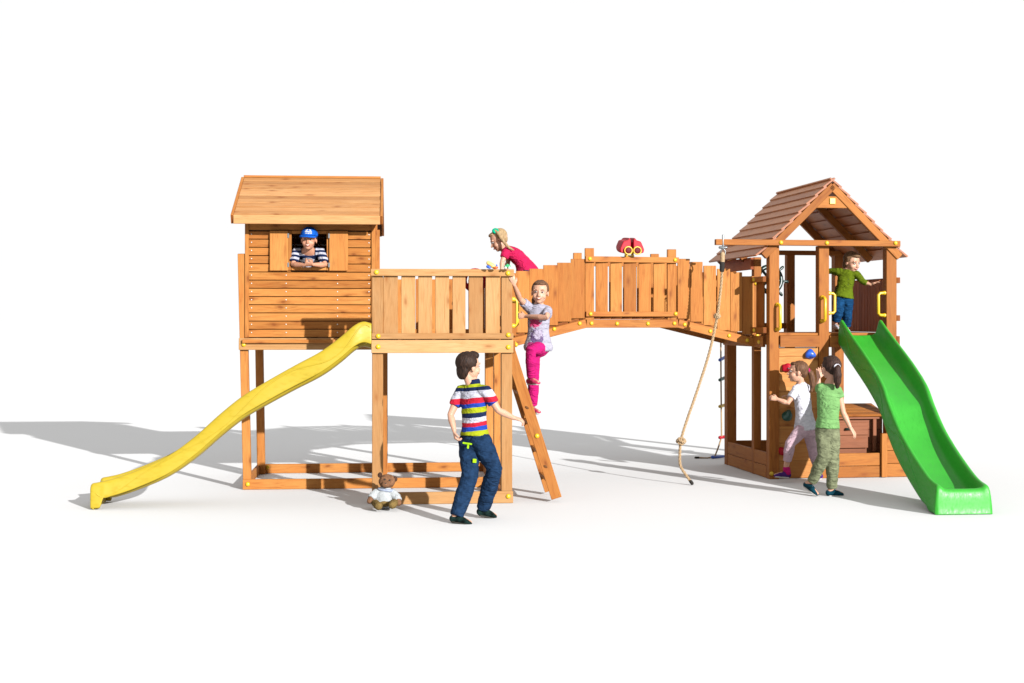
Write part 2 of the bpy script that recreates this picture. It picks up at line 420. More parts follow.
# ================================================================== playhouse
hs = thing('playhouse', 'small orange pine playhouse with gabled plank roof and open square window standing on the platform', 'playhouse', OL, AL)
def rows_of_siding(m):
    for i in range(13):
        z = 1.357 + i * .0731; h = .0655
        spans = [(.022, 1.168)]
        if z + h > 1.97 and z < 2.285: spans = [(.022, .424), (.745, 1.168)]
        for a, b in spans:
            j = random.uniform(-.0015, .0015)
            m.board((a, .012 + j, z + h / 2), (b, .012 - j, z + h / 2), .022, h, (0, -.16, 1))
m = MB(); rows_of_siding(m); m.box(.022, 1.168, -.004, .022, 2.312, 2.385); wl = m.build('wall', 'house', hs, .002)
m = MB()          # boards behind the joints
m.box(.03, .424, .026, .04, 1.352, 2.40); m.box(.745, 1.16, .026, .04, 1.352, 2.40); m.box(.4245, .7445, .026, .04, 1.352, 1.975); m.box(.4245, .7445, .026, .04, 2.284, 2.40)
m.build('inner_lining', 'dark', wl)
def plankwall(parent, a, b, y0=0, zt=2.40):
    m = MB(); a, b = V(a), V(b)
    for i in range(14):
        z = 1.357 + i * .0745
        m.board(a + V((0, 0, z + .034)), b + V((0, 0, z + .034)), .02, .0735)
    return m.build('wall', 'dark' if y0 else 'house', parent, .002)
plankwall(hs, (.035, .03, 0), (.035, 1.225, 0)); plankwall(hs, (1.155, .03, 0), (1.155, 1.225, 0)); plankwall(hs, (.03, 1.23, 0), (1.16, 1.23, 0))
# gable triangles
for x in (.027, 1.147):
    one(lambda m: m.prism([(x, .0, 2.40), (x, 1.25, 2.40), (x, .63, 2.79)], (.018, 0, 0)), 'wall', 'house', hs)
for x in (.018, 1.138): bx('corner_trim', 'house', hs, x, x + .034, -.016, .006, 1.352, 2.383, 'z')
bx('corner_trim', 'house', hs, 1.170, 1.19, .0, .04, 1.352, 2.40, 'z'); bx('corner_trim', 'house', hs, 1.168, 1.20, 1.19, 1.235, 1.34, 2.40, 'z')
# window
m = MB()
m.box(.400, .428, -.012, .02, 1.952, 2.308, 'z'); m.box(.739, .766, -.012, .02, 1.952, 2.308, 'z')
m.box(.4285, .7385, -.012, .02, 2.279, 2.308); m.box(.4285, .7385, -.022, .026, 1.953, 1.981)
m.build('window_frame', 'house', hs, BV)
for a, b, hx in ((.238, .402, .402), (.762, .930, .762)):
    s = MB(); s.box(a, b, -.034, -.014, 1.948, 2.306, 'z'); sh = s.build('shutter', 'ply', hs, .004)
    for z in (2.0, 2.26):
        q = MB(); q.box(hx - .007, hx + .007, -.039, -.0345, z - .02, z + .02); q.build('hinge', 'steel', sh)
sc0 = None                                             # screw heads along the siding
for i in range(13):
    z = 1.357 + i * .0731 + .04
    for x in (.075, .38, .835, 1.115):
        if .3 < x < 1. and 1.94 < z < 2.32: continue
        if sc0 is None:
            m = MB(); m.ell((0, 0, 0), (.006, 0, 0), (0, .004, 0), (0, 0, .006), 8, 6); sc0 = m.build('screw', 'screw', wl); sc = sc0
        else:
            sc = sc0.copy(); C.objects.link(sc); sc.parent = wl
        sc.location = (x, -.002, z)
# roof
ZR, ZE, VR, VE = 2.836, 2.425, .63, -.205
sl = V((0, VR - VE, ZR - ZE)); SLn = sl.length; su = sl.normalized(); nrm = V((0, -su.z, su.y))
for sgn in (1, -1):
    m = MB(); nb = 10
    for i in range(nb):
        t0 = SLn * i / nb + .005; t1 = SLn * (i + 1) / nb - .005
        c = V((0, VE, ZE)) + su * ((t0 + t1) / 2)
        if sgn < 0: c.y = 2 * VR - c.y
        n2 = V((0, nrm.y * sgn, nrm.z))
        j = random.uniform(-.0012, .0012); j2 = random.uniform(-.004, .003)
        m.board(V((-.058, c.y, c.z + j + j2)), V((1.216, c.y, c.z - j + j2)), t1 - t0, .02, n2)
    m.build('roof_slope', 'roof', hs, .003)
for x in (-.070, 1.229):
    for sgn in (1, -1):
        m = MB(); a = V((x, VE - .012, ZE - .035)); b = V((x, VR, ZR - .026))
        if sgn < 0: a.y, b.y = 2 * VR - a.y, 2 * VR - b.y
        m.board(a, b, .024, .085, (0, -su.z * sgn, su.y)); m.build('barge_board', 'house', hs, BV)
bx('fascia', 'roof', hs, -.058, 1.217, VE - .028, VE - .008, ZE - .075, ZE + .004)
bx('fascia', 'roof', hs, -.058, 1.217, 2 * VR - VE + .008, 2 * VR - VE + .028, ZE - .075, ZE + .004)
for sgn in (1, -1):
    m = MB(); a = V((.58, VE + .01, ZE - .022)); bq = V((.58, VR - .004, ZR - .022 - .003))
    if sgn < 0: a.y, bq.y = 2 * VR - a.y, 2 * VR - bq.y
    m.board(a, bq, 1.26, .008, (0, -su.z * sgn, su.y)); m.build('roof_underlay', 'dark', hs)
bx('ridge_cap', 'house', hs, -.06, 1.215, VR - .02, VR + .02, ZR + .006, ZR + .028)

# ================================================================== ladder
ld = thing('ladder', 'leaning pine ladder with flat rungs at the right end of the balcony', 'ladder', (.40, 11.45, 0))
lb = V((.40, 11.45, 0))
feet = [(V((.378, 11.20, 0.005)), V((-.030, 11.20, 1.30))), (V((.335, 11.68, 0.005)), V((-.073, 11.68, 1.30)))]
for a, b in feet:
    m = MB(); d = (b - a).normalized(); m.board(a + d * .03, b, .038, .088, (1, 0, .3)); m.build('side_rail', 'house', ld, BV, lb)
for k, z in enumerate((.19, .43, .67, .925, 1.15)):
    t = (z - .005) / 1.33; a = feet[0][0].lerp(feet[0][1], t); b = feet[1][0].lerp(feet[1][1], t)
    m = MB(); e = (b - a).normalized(); m.board(a + e * .02, b - e * .02, .085, .026, (0, 0, 1)); m.build('rung', 'house', ld, BV, lb)
for z, px in ((.30, 0), (.56, 1), (.80, 0)):
    t = z / 1.33; a = feet[0][0].lerp(feet[0][1], t)
    if px: cap(ld, a - lb + V((0, -.02, 0)))
    else:
        q = MB(); q.ell(a - lb + V((-.01, -.0195, 0)), (.017, 0, -.006), (0, .003, 0), (0, 0, .012), 10, 6); q.build('bolt_hole', 'dark', ld)

# ================================================================== arched bridge
OB = V((-.10, 12.55, 0)); aB = V((2.49, .65, 0)).normalized(); bB = V((-.087, .996, 0)); LB, WB = 2.60, .93
br = thing('arched_bridge', 'arched picket bridge of orange pine between the playhouse platform and the roofed tower', 'bridge', OB)
def bp(s, t, z): return aB * s + bB * t + V((0, 0, z))
def s_of(px):
    k = (px - CX) / F; return (12.55 * k + .1) / (.9677 - .2526 * k)
nB = V((aB.y, -aB.x, 0))                               # towards the camera
S1, S2 = .822, 1.742
for side in (0, 1):
    off = 0.0 if side == 0 else WB
    o2 = lambda s, d, z: bp(s, off, z) + nB * (d if side == 0 else -d)
    for s0, z0, s1, z1, h in ((.03, 1.283, S1 - .002, 1.477, .080), (S1, 1.475, S2, 1.475, .078), (S2 + .002, 1.477, LB, 1.276, .080)):
        m = MB(); m.board(o2(s0, .014, z0), o2(s1, .014, z1), .03, h, (0, 0, 1)); m.build('side_beam', 'bridge', br, BV)
    for s in (s_of(590.0), s_of(672.3)):
        m = MB(); m.board(o2(s, -.022, 1.438), o2(s, -.022, 2.188), .085, .04, bB); m.build('post', 'bridge', br, BV)
    m = MB(); m.board(o2(S1 - .005, .016, 1.566), o2(S2 + .002, .016, 1.566), .03, .047); m.build('bottom_rail', 'bridge', br, BV)
    m = MB(); m.board(o2(S1 - .01, .016, 2.083), o2(S2 + .008, .016, 2.083), .032, .054); m.build('top_rail', 'bridge', br, BV)
    m = MB()
    for a, b in ((596, 608), (610.8, 622.2), (624.2, 636.6), (639, 651.2), (653.8, 664.8)):
        s = s_of((a + b) / 2); j = random.uniform(-.004, .004)
        m.board(o2(s, -.01, 1.535 + j), o2(s, -.01, 2.062 + j), (b - a) / 103.5, .018, bB)
    m.build('picket_panel', 'bridge', br, BV)
    ramps = ((503.5, 515.6, 1.945, 1.362), (517.3, 529, 1.966, 1.391), (530.5, 543.2, 1.988, 1.421), (544.4, 557.4, 2.024, 1.458), (558.2, 570.8, 2.048, 1.493), (572, 584.4, 2.085, 1.524),
                         (678.8, 689.6, 2.098, 1.521), (691.4, 702.3, 2.070, 1.492), (704.6, 715.7, 2.035, 1.458), (718.2, 729.8, 2.006, 1.408), (731.3, 741.8, 1.974, 1.398), (743.3, 754, 1.936, 1.366))
    for half in (0, 1):
        m = MB()
        for a, b, zt, zb in ramps[half * 6:half * 6 + 6]:
            s = s_of((a + b) / 2); j = random.uniform(-.004, .004)
            m.board(o2(s, -.012 + j * .3, zb), o2(s + j * .4, -.012, zt), (b - a + 1.4) / (104.5 if a < 600 else 102), .02, bB)
        m.build('picket_panel', 'bridge', br, BV)
    if side == 0:
        for px, z in ((578.7, 1.477), (565.8 - 12.5, 1.425), (514.0, 1.29), (590.5, 1.478), (616, 1.475), (646.8, 1.475), (673.2, 1.477), (683.5, 1.466), (709, 1.402), (727.8, 1.358), (746, 1.313), (755.5, 1.285)):
            cap(br, o2(s_of(px), .031, z), nB, .019)
        for px, z in ((588.8, 2.086), (673.8, 2.084), (589.5, 1.567), (674.4, 1.569), (755.8, 1.36)): cap(br, o2(s_of(px), .034, z), nB, .019)
m = MB()
def zfl(s): return 1.519 if S1 <= s <= S2 else (1.519 - (S1 - s) * .243 if s < S1 else 1.519 - (s - S2) * .243)
s = .02
while s < LB - .02:
    z0, z1 = zfl(s), zfl(s + .1); mid = .5 * (z0 + z1) + .01
    m.board(bp(s + .05, .02, mid), bp(s + .05, WB - .02, mid), .098, .024, V((-(z1 - z0) * aB.x, -(z1 - z0) * aB.y, .1))); s += .106
m.build('walkway', 'bridge', br, BV)

# ================================================================== roofed play tower
OR_, AR = V((2.438, 12.81, 0)), R(9)
tw = thing('play_tower', 'open reddish pine play tower with shingled gable roof, climbing wall and low sandbox walls', 'play tower', OR_, AR)
def tpost(x, y, z0, z1, wx=.1, wy=.09, mat='tower'): return post(tw, mat, x, y, z0, z1, wx, wy)
tpost(.05, .05, 0, 2.216, .098); tpost(.545, .05, 0, 2.216, .102); tpost(1.228, .05, .26, 2.216, .104)
tpost(.04, .485, 0, 2.125, .075, .075); tpost(.052, 1.33, 0, 2.20, .10, .1); tpost(.705, 1.34, 0, 2.20, .085, .08); tpost(1.235, 1.34, 0, 2.20, .1, .1)
# beams at the top, the front one running out to carry the rope
bx('rope_beam', 'tower', tw, -.545, 1.288, -.062, -.014, 2.213, 2.267)
bx('top_beam', 'tower', tw, .0, 1.285, 1.29, 1.33 - .045, 2.19, 2.24)
bx('header_board', 'brown', tw, -.03, .0, .45, 1.38, 2.005, 2.122, 'y')
# deck
bx('deck_beam', 'tower', tw, .10, .493, -.018, .012, 1.252, 1.362); bx('deck_beam', 'tower', tw, .598, 1.175, -.008, .02, 1.25, 1.36)
bx('deck_beam', 'tower', tw, -.03, .0, .11, 1.30, 1.25, 1.355, 'y'); bx('deck_beam', 'tower', tw, 1.28, 1.31, .0, 1.4, 1.25, 1.355, 'y'); bx('deck_beam', 'tower', tw, 0, 1.28, 1.39, 1.42, 1.25, 1.355)
m = MB(); y = .02
while y < 1.28: m.box(.102, 1.275, y, y + .104, 1.362, 1.386); y += .109
m.build('deck_floor', 'tower', tw, BV)
# side panel beside the corner post
pickets('side_panel', 'tower', tw, [((-.012, .22, 1.372), (-.012, .22, 1.885), .2, (1, 0, 0))])
bx('side_rail', 'tower', tw, -.055, -.022, .03, .46, 1.872, 1.925, 'y'); bx('side_rail', 'tower', tw, -.055, -.022, .02, .46, 1.385, 1.44, 'y')
for p, d in (((-.057, .28, 1.90), (-1, -.2, 0)), ((-.057, .27, 1.412), (-1, -.2, 0)), ((-.034, .2, 1.30), (-1, -.2, 0))): cap(tw, p, d)
cap(tw, (.02, .445, 1.868), (0, -1, 0))
# right wall of upright boards, rails sticking out
m = MB(); y = .105
while y < 1.25:
    m.box(1.236, 1.254, y, y + .066, 1.39, 1.90 + random.uniform(-.003, .003), 'z'); y += .0685
m.build('side_wall', 'brown', tw, BV)
bx('side_rail', 'tower', tw, 1.284, 1.318, .01, 1.30, 1.865, 1.92, 'y'); bx('side_rail', 'tower', tw, 1.284, 1.318, .01, 1.30, 1.50, 1.556, 'y')
# rear plank next to the steering wheel
for x_, w_ in ((.72, .12), (.10, .10)): pickets('rear_plank', 'tower', tw, [((x_, 1.395, 1.35), (x_, 1.395, 1.90), w_, (0, 1, 0))])
bx('rear_rail', 'tower', tw, .08, .74, 1.355, 1.383, 1.42, 1.48)
# roof
ZA, UA, ANG = 2.868, .625, R(44.3)
VF, VB = -.010, 1.47
for sgn in (-1, 1):
    dn = V((sgn * math.cos(ANG), 0, -math.sin(ANG))); up = V((sgn * math.sin(ANG), 0, math.cos(ANG)))
    m = MB(); n = 9; ex = 1.055 / n
    for i in range(n):
        tilt = R(7); d2 = dn * math.cos(tilt) + up * math.sin(tilt); u2 = up * math.cos(tilt) - dn * math.sin(tilt)
        c = V((UA, 0, ZA)) + dn * (ex * (i + .5)) - up * .012
        j = random.uniform(-.004, .004)
        m.board(c + V((0, VF + j, 0)), c + V((0, VB + j, 0)), ex + .028, .018, u2)
    m.build('roof_slope', 'shingle', tw, .002)
    for v0 in (.012, .68, 1.40):
        m = MB(); a = V((UA, v0, ZA)) - up * .062 + dn * .045; b = a + dn * .97
        m.board(a, b, .045, .07, up); m.build('rafter', 'tower', tw, BV)
q = MB(); q.prism([(UA - .125, .0, 2.69), (UA + .125, .0, 2.69), (UA + .235, .0, 2.578), (UA - .235, .0, 2.578)][::-1], (0, .022, 0))
q.build('gable_tie', 'tower', tw, BV)
bx('plaque', 'cap', tw, UA - .028, UA + .028, -.012, -.001, 2.615, 2.672, label='small yellow square plaque')
# climbing wall with holds
m = MB(); z = .006; hts = [.165] * 8
for h in hts:
    m.box(.101, .493, .02 + random.uniform(-.003, .003), .045, z, min(z + h - .0004, 1.249)); z += h
wall = m.build('climbing_wall', 'wall', tw, BV)
def hold(px, py, mat, size, lab, seed):
    k = (px - CX) / F; rr = random.Random(seed); z = 1.5 - (py - HY) / F * 12.87
    u = (12.81 * k - 2.438 + .005) / (math.cos(AR) - k * math.sin(AR))
    m = MB(); m.ell((u, .005, z), (size, 0, 0), (0, .04, 0), (0, 0, size * .85), 18, 12)
    for p in m.v:
        d = p - V((u, .005, z)); n_ = noise.noise(p * 22 + V((seed * 3.1, 0, 0))); p += d * (n_ * .55)
    q = MB(); q.tube([(u, -.04, z), (u, -.033, z)], .007, seg=8)
    h = m.build('climbing_hold', mat, wall, label=lab); q.build('bolt', 'steel', h)
hold(809.5, 354, 'blue', .052, 'blue climbing hold', 1); hold(786.5, 368, 'red', .05, 'red climbing hold near the top', 2)
hold(787, 415, 'green', .05, 'dark green climbing hold', 3); hold(783.5, 451, 'red', .05, 'red climbing hold near the ground', 4)
# low sandbox walls
def lowwall(name, boards): 
    m = MB()
    for b in boards: m.box(*b)
    return m.build(name, 'tower', tw, BV)
lowwall('sandbox_wall', [(.004, .028, .105, 1.275, .004, .118, 'y'), (.004, .028, .105, 1.275, .122, .245, 'y')])
lowwall('sandbox_wall', [(.03, 1.25, 1.385, 1.41, .004, .118), (.03, 1.25, 1.385, 1.41, .122, .245)])
lowwall('sandbox_wall', [(1.40, 1.424, .02, 1.38, .004, .118, 'y'), (1.40, 1.424, .02, 1.38, .122, .245, 'y')])
lowwall('sandbox_wall', [(.60, 1.105, -.012, .014, .004, .112), (.60, 1.105, -.012, .014, .116, .235)])
lowwall('sandbox_wall', [(1.168, 1.425, -.018, .012, .004, .13), (1.168, 1.425, -.018, .012, .134, .255), (1.168, 1.425, -.018, .012, .259, .37)])
bx('corner_trim', 'tower', tw, 1.108, 1.165, -.04, -.0, .004, .425, 'z')
cap(tw, (.02, -.0, .055), (-.6, -1, 0))
# counter under the deck
m = MB()
for i in range(4): m.board((.62, .10 + i * .09, .600 + i * .022), (1.20, .10 + i * .09, .600 + i * .022), .087, .022, (0, -.24, 1))
m.build('counter_top', 'tower', tw, BV)
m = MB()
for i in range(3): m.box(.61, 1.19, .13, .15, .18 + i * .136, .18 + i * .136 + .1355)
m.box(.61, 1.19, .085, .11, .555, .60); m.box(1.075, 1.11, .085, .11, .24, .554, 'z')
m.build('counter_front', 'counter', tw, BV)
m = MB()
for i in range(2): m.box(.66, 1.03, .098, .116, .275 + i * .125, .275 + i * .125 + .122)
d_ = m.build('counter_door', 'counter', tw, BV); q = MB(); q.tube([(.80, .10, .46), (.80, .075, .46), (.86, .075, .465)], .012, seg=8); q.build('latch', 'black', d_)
for p in ((.09, -.064, 2.24), (.545, -.064, 2.24), (1.235, -.064, 2.245)): cap(tw, p)
grip(tw, (.075, .004, 1.655), (.075, .004, 1.42), (.01, -.06, 0), .014)
grip(tw, (.52, .0, 1.725), (.52, .0, 1.50), (.01, -.06, 0), .014)
grip(tw, (.597, .03, 1.765), (.597, .03, 1.575), (.065, 0, 0), .014)
grip(tw, (1.175, .03, 1.77), (1.175, .03, 1.555), (-.075, -.01, 0), .015)

# ================================================================== slides
def slide(label, mat, base, lips, width, wall_h, front_h, side, bed=-.68, taper=1.0, inset=0.0, group='wavy plastic slides'):
    """lips: list of (centre point of the two lip tops); side: horizontal direction across the bed"""
    root = thing('slide', label, 'slide', base, 0, group)
    side = V(side).normalized()
    P = [V(p) for p in lips]
    # resample smoothly (Catmull-Rom)
    Q = []
    for i in range(len(P) - 1):
        p0, p1, p2, p3 = P[max(i - 1, 0)], P[i], P[i + 1], P[min(i + 2, len(P) - 1)]
        for k in range(6):
            t = k / 6; Q.append(.5 * ((2 * p1) + (p2 - p0) * t + (2 * p0 - 5 * p1 + 4 * p2 - p3) * t * t + (3 * p1 - p0 - 3 * p2 + p3) * t ** 3))
    Q.append(P[-1]); hw = width / 2
    prof = [(-1.16, -1.0), (-1.13, -.55), (-1.07, -.1), (-1.02, -.02), (-.97, 0), (-.90, -.04), (-.84, .37 * bed), (-.78, .74 * bed), (-.68, .91 * bed), (-.5, .97 * bed), (0, bed)]
    prof = prof + [(-a, b) for a, b in prof[-2::-1]]
    rows = []; n = len(Q)
    for i, q in enumerate(Q):
        f = i / (n - 1)
        e = min(1, max(0, (f - .86) / .14)); e = e * e * (3 - 2 * e)      # bed comes up to the lips at the foot
        st = min(1, max(0, (.12 - f) / .12))
        row = []
        leg = min(1, max(0, (f - .905) / .025)); leg = leg * leg * (3 - 2 * leg)
        for a, b in prof:
            tp_ = min(1, max(0, (f - .25) / .65)); dz = b * wall_h * (1 - (1 - taper) * tp_)
            if abs(a) < .93: dz *= (1 - .80 * e)
            elif abs(a) > 1.1:
                dz *= 1 - .30 * e; dz = dz * (1 - leg) + (-q.z + .004) * leg * (1 if abs(a) > 1.15 else .5)
            row.append(q + side * (a * hw * (1 + .02 * e)) + V((0, 0, dz)))
        rows.append(row)
    d = (Q[-1] - Q[-3]); d.z = 0; d.normalize()
    last = rows[-1]; zt = Q[-1].z
    for k, (fw, dr) in enumerate(((.018, .04), (.03, .22), (.034, .6), (.04, .96), (.05, 1.0))):
        row = []
        for (a, b), p in zip(prof, last):
            top = p.z; x = V((p.x, p.y, 0)) + d * ((fw - inset * dr) * (1 if abs(a) < 1.1 else .8))
            if abs(a) > 1.05: z = p.z * (1 - dr)
            else: z = top - (top - .004) * dr
            row.append(V((x.x, x.y, max(z, .004))))
        rows.append(row)
    m = MB(); m.grid(rows, True)
    o = m.build('slide_chute', mat, root, 0, V(base))
    s = o.modifiers.new('thick', 'SOLIDIFY'); s.thickness = .012; s.offset = 0
    ss = o.modifiers.new('sub', 'SUBSURF'); ss.levels = 1; ss.render_levels = 1
    # raised wave line on each flank
    for sg in (-1, 1):
        pts = []
        for i in range(2, n - 3):
            f = i / (n - 1); wv = -.42 + .30 * math.sin(f * 2 * math.pi * 3.0 + .6)
            xo = 1.088 + .065 * min(1, max(0, (-wv - .1) / .45))
            pts.append(Q[i] + side * (sg * xo * hw) + V((0, 0, wv * wall_h)))
        q = MB(); q.tube(pts, .0062, seg=6); q.build('moulded_wave', mat, o, 0, V(base))
    return root
# green: left lip traced, lips 0.375 apart
gz = [(12.93, 1.512), (12.70, 1.40), (12.42, 1.275), (12.06, 1.112), (11.76, .945), (11.595, .79), (11.36, .60), (11.06, .43), (10.70, .268), (10.50, .222)]
sdir = V((.99, .09, 0))
GW = .39
gc = [V((3.152 + (12.93 - y_) / 2.43 * .158, y_, z_)) + sdir * .19 for y_, z_ in gz]
slide('bright green wavy plastic slide running down from the roofed tower', 'gslide', V((3.5, 10.5, 0)), gc, GW, .225, .22, sdir)
yl = [(371.5, 324, 11.03), (363, 322, 11.02), (353.5, 326.5, 11.0), (340, 338, 10.99), (320, 352.5, 10.97), (293, 367, 10.95), (265.6, 382.5, 10.92), (242, 397, 10.90), (219, 415.5, 10.88), (195, 437, 10.86), (168, 456.5, 10.83), (136.7, 471, 10.80), (113, 479.5, 10.77), (100, 482.8, 10.755), (92.5, 484.2, 10.75)]
yl = [at(*p) for p in yl]
sdy = V((.0, 1, 0)); sdy = V((-.1, .995, 0)).normalized(); YW = .40
slide('yellow wavy plastic slide running down leftwards from the balcony beside the playhouse', 'yslide', V((-3.2, 10.9, 0)), [p + sdy * (YW / 2 + .03) for p in yl], YW, .172, .22, sdy, -1.18, .76, .06)
# ================================================================== rope, rope ladder, toys
def twisted(m, pts, r, turns_per_m=16, strands=3, step=.010):
    P = [V(p) for p in pts]; Q = []
    for i in range(len(P) - 1):
        p0, p1, p2, p3 = P[max(i - 1, 0)], P[i], P[i + 1], P[min(i + 2, len(P) - 1)]
        k_ = max(2, int((p2 - p1).length / step))
        for k in range(k_):
            t = k / k_; Q.append(.5 * ((2 * p1) + (p2 - p0) * t + (2 * p0 - 5 * p1 + 4 * p2 - p3) * t * t + (3 * p1 - p0 - 3 * p2 + p3) * t ** 3))
    Q.append(P[-1])
    for s in range(strands):
        pts2 = []; L = 0; sd = V((1, 0, 0))
        for i, q in enumerate(Q):
            t = (Q[min(i + 1, len(Q) - 1)] - Q[max(i - 1, 0)]).normalized()
            if i: L += (q - Q[i - 1]).length
            sd = (sd - t * sd.dot(t)).normalized(); b = t.cross(sd); a = L * turns_per_m * 2 * math.pi + s * 2 * math.pi / strands
            pts2.append(q + (sd * math.cos(a) + b * math.sin(a)) * r * .62)
        m.tube(pts2, r * .52, seg=7)
RY = 12.66
rb = at(722.5, 246, RY)
rp = thing('climbing_rope', 'long knotted hemp climbing rope hanging from the beam end of the tower', 'rope', at(690, 480, RY - .25))
rbase = V(rp.location)
m = MB(); twisted(m, [at(722.7, 258, RY), at(721.6, 280, RY), at(719.5, 300, RY), at(717, 318, RY - .02), at(709.4, 352.5, RY - .06), at(697.5, 390, RY - .12), at(685.7, 424, RY - .18), at(681, 441, RY - .2),
                          at(679.8, 456, RY - .22), at(680.6, 466, RY - .24), at(686, 475, RY - .27), at(691.5, 482.5, RY - .3)], .0125, 10)
m.build('rope', 'rope', rp, 0, rbase)
def knot(p, r):
    m = MB(); p = V(p)
    pts = [p + V((math.cos(a) * r, math.sin(a) * r, .012 * math.sin(2 * a))) for a in [k * 2 * math.pi / 14 for k in range(15)]]
    twisted(m, pts, .013, 14, 3, .008)
    pts = [p + V((math.cos(a) * r * .8, .35 * r * math.sin(a) - .01, math.sin(a) * r * .75)) for a in [k * 2 * math.pi / 14 for k in range(15)]]
    twisted(m, pts, .012, 14, 3, .008)
    m.build('knot', 'rope', rp, 0, rbase)
knot(at(717.2, 316, RY - .02), .022); knot(at(681, 441, RY - .2), .036)
m = MB(); m.tube([at(722.6, 254, RY), at(722.2, 269, RY)], .021, seg=10); m.build('binding', 'rope', rp, 0, rbase)
m = MB(); m.tube([at(722.3, 263, RY), at(722.0, 270, RY)], .0235, seg=10); m.build('binding', 'ropeend', rp, 0, rbase)
m = MB(); m.tube([at(690.8, 481.6, RY - .3), at(692, 483.2, RY - .305)], .017, seg=8); m.build('binding', 'ropeend', rp, 0, rbase)
m = MB(); e = at(723, 243, RY + .04)
m.tube([at(723, 235.5, RY + .02), at(723, 249, RY + .02)], .009, seg=8); m.tube([at(719.8, 247.5, RY + .02), at(726.4, 247.5, RY + .02)], .012, seg=8)
c_ = at(723, 252.5, RY + .01); m.tube([c_ + V((math.cos(a) * .022, 0, math.sin(a) * .035)) for a in [k * 2 * math.pi / 12 for k in range(13)]], .006, seg=6)
m.build('swivel_hook', 'steel', rp, 0, rbase)

LY = 14.75
rl = thing('rope_ladder', 'rope ladder with coloured plastic rungs hanging behind the tower post', 'rope ladder', at(722, 458, LY))
lb2 = V(rl.location)
for px0, px1, dy in ((720.8, 721.6, 0), (732.5, 732.8, .30)):
    m = MB()
    pts = [at(px0, 338, LY + dy), at(px0 + .2, 380, LY + dy), at(px1, 437, LY + dy)]
    if dy == 0: pts += [at(718.5, 447, LY), at(714.8, 456.5, LY), at(707, 458.2, LY), at(697.5, 457.6, LY)]
    m.tube(pts, .009, seg=7); m.build('rope', 'rope', rl, 0, lb2)
for y, mt, y2, lab in ((360, 'blue', 353, 'topmost blue rung'), (380, 'green', 374, 'dark green rung'), (406.5, 'cap', 403, 'yellow rung'), (437.5, 'red', 436, 'red rung'), (457, 'blue', 456.5, 'lowest blue rung')):
    a = at(719.8 if y < 450 else 712.5, y, LY - .02); b = at(734, y2 - .5, LY + .32)
    m = MB(); m.tube([a, b], .018, seg=10); m.build('rung', mt, rl, 0, lb2, lab)
m = MB(); m.tube([at(698.5, 457.6, LY), at(695.5, 457.6, LY)], .012, seg=7); m.build('binding', 'ropeend', rl, 0, lb2)

# steering wheel on the tower
wc = at(769.5, 279.5, 13.55); sw = thing('toy_steering_wheel', "dark green ship's wheel with eight handles inside the tower", 'steering wheel', wc)
ax = V((.30, -.95, .1)).normalized(); sx = ax.cross(V((0, 0, 1))).normalized(); sz = sx.cross(ax)
m = MB(); m.tube([(sx * math.cos(a) + sz * math.sin(a)) * .128 for a in [k * 2 * math.pi / 28 for k in range(29)]], .025, seg=10); m.build('wheel_rim', 'black', sw)
for k in range(8):
    a = k * math.pi / 4 + .1; d = sx * math.cos(a) + sz * math.sin(a)
    m = MB(); m.tube([d * .02, d * .13, d * .165, d * .185, d * .2], [.014, .014, .012, .017, .014], seg=8); m.build('spoke', 'black', sw)
m = MB(); m.tube([-ax * .05, ax * .02], .035, seg=14); m.build('hub', 'black', sw)
m = MB(); m.tube([-ax * .42, -ax * .04], .018, seg=10); m.build('axle', 'steel', sw)

# binoculars on the bridge rail
bc = OB + bp(s_of(629.2), 0, 2.112); bi = thing('toy_binoculars', 'red toy binoculars with yellow eyepieces on the bridge rail', 'binoculars', bc)
nb_ = (nB + V((0, 0, -.03))).normalized(); sx = aB.copy(); upb = V((0, 0, 1))
m = MB(); m.box(-.045, .045, -.03, .03, .0, .012); 
m.tube([(-.03, 0, .008), (-.032, 0, .05)], .013, seg=8); m.tube([(.03, 0, .008), (.032, 0, .05)], .013, seg=8)
m.build('stand', 'handle', bi)
for sg in (-1, 1):
    def q(x, y, z): return sx * (x * sg) - nb_ * y + upb * z
    outline = [(.012, .125), (.026, .142), (.042, .120), (.088, .108), (.122, .030), (.116, .000), (.06, -.012), (.012, .006)]
    rows = []
    for yy, sc_, dz in ((-.088, .80, .0), (-.092, .97, .0), (-.07, 1.0, .0), (.0, .98, .006), (.07, .84, .02), (.085, .62, .03)):
        cxx = .062; czz = .06; row = []
        for k, (ox, oz) in enumerate(outline):
            nx, nz = outline[(k + 1) % len(outline)]
            for t in (0, .33, .67):
                x_, z_ = ox + (nx - ox) * t, oz + (nz - oz) * t
                row.append(q(cxx + (x_ - cxx) * sc_, yy, .036 + czz + (z_ - czz) * sc_ + dz))
        rows.append(row)
    m = MB(); m.grid(rows, True, .5, True)
    for rr, rv in ((rows[0], 1), (rows[-1], 0)):
        m._add(rr, [tuple(range(len(rr)))], [[(0, 0)] * len(rr)], .5, True)
    b_ = m.build('barrel', 'red', bi); sm = b_.modifiers.new('sub', 'SUBSURF'); sm.levels = 1; sm.render_levels = 1
    m = MB(); c0 = q(.045, -.104, .056)
    m.tube([c0 + sx * (math.cos(a) * .037) + upb * (math.sin(a) * .035) for a in [k * 2 * math.pi / 22 for k in range(23)]], .0068, seg=8)
    m.build('eyepiece', 'handle', b_)
    m = MB(); m.ell(c0 + nb_ * .0, sx * .035, nb_ * .012, upb * .033, 16, 8); m.build('lens', 'lens', b_)
m = MB(); m.tube([upb * .06 - nb_ * .0, upb * .12 - nb_ * .03], .022, seg=10); m.build('bridge_piece', 'red', bi)

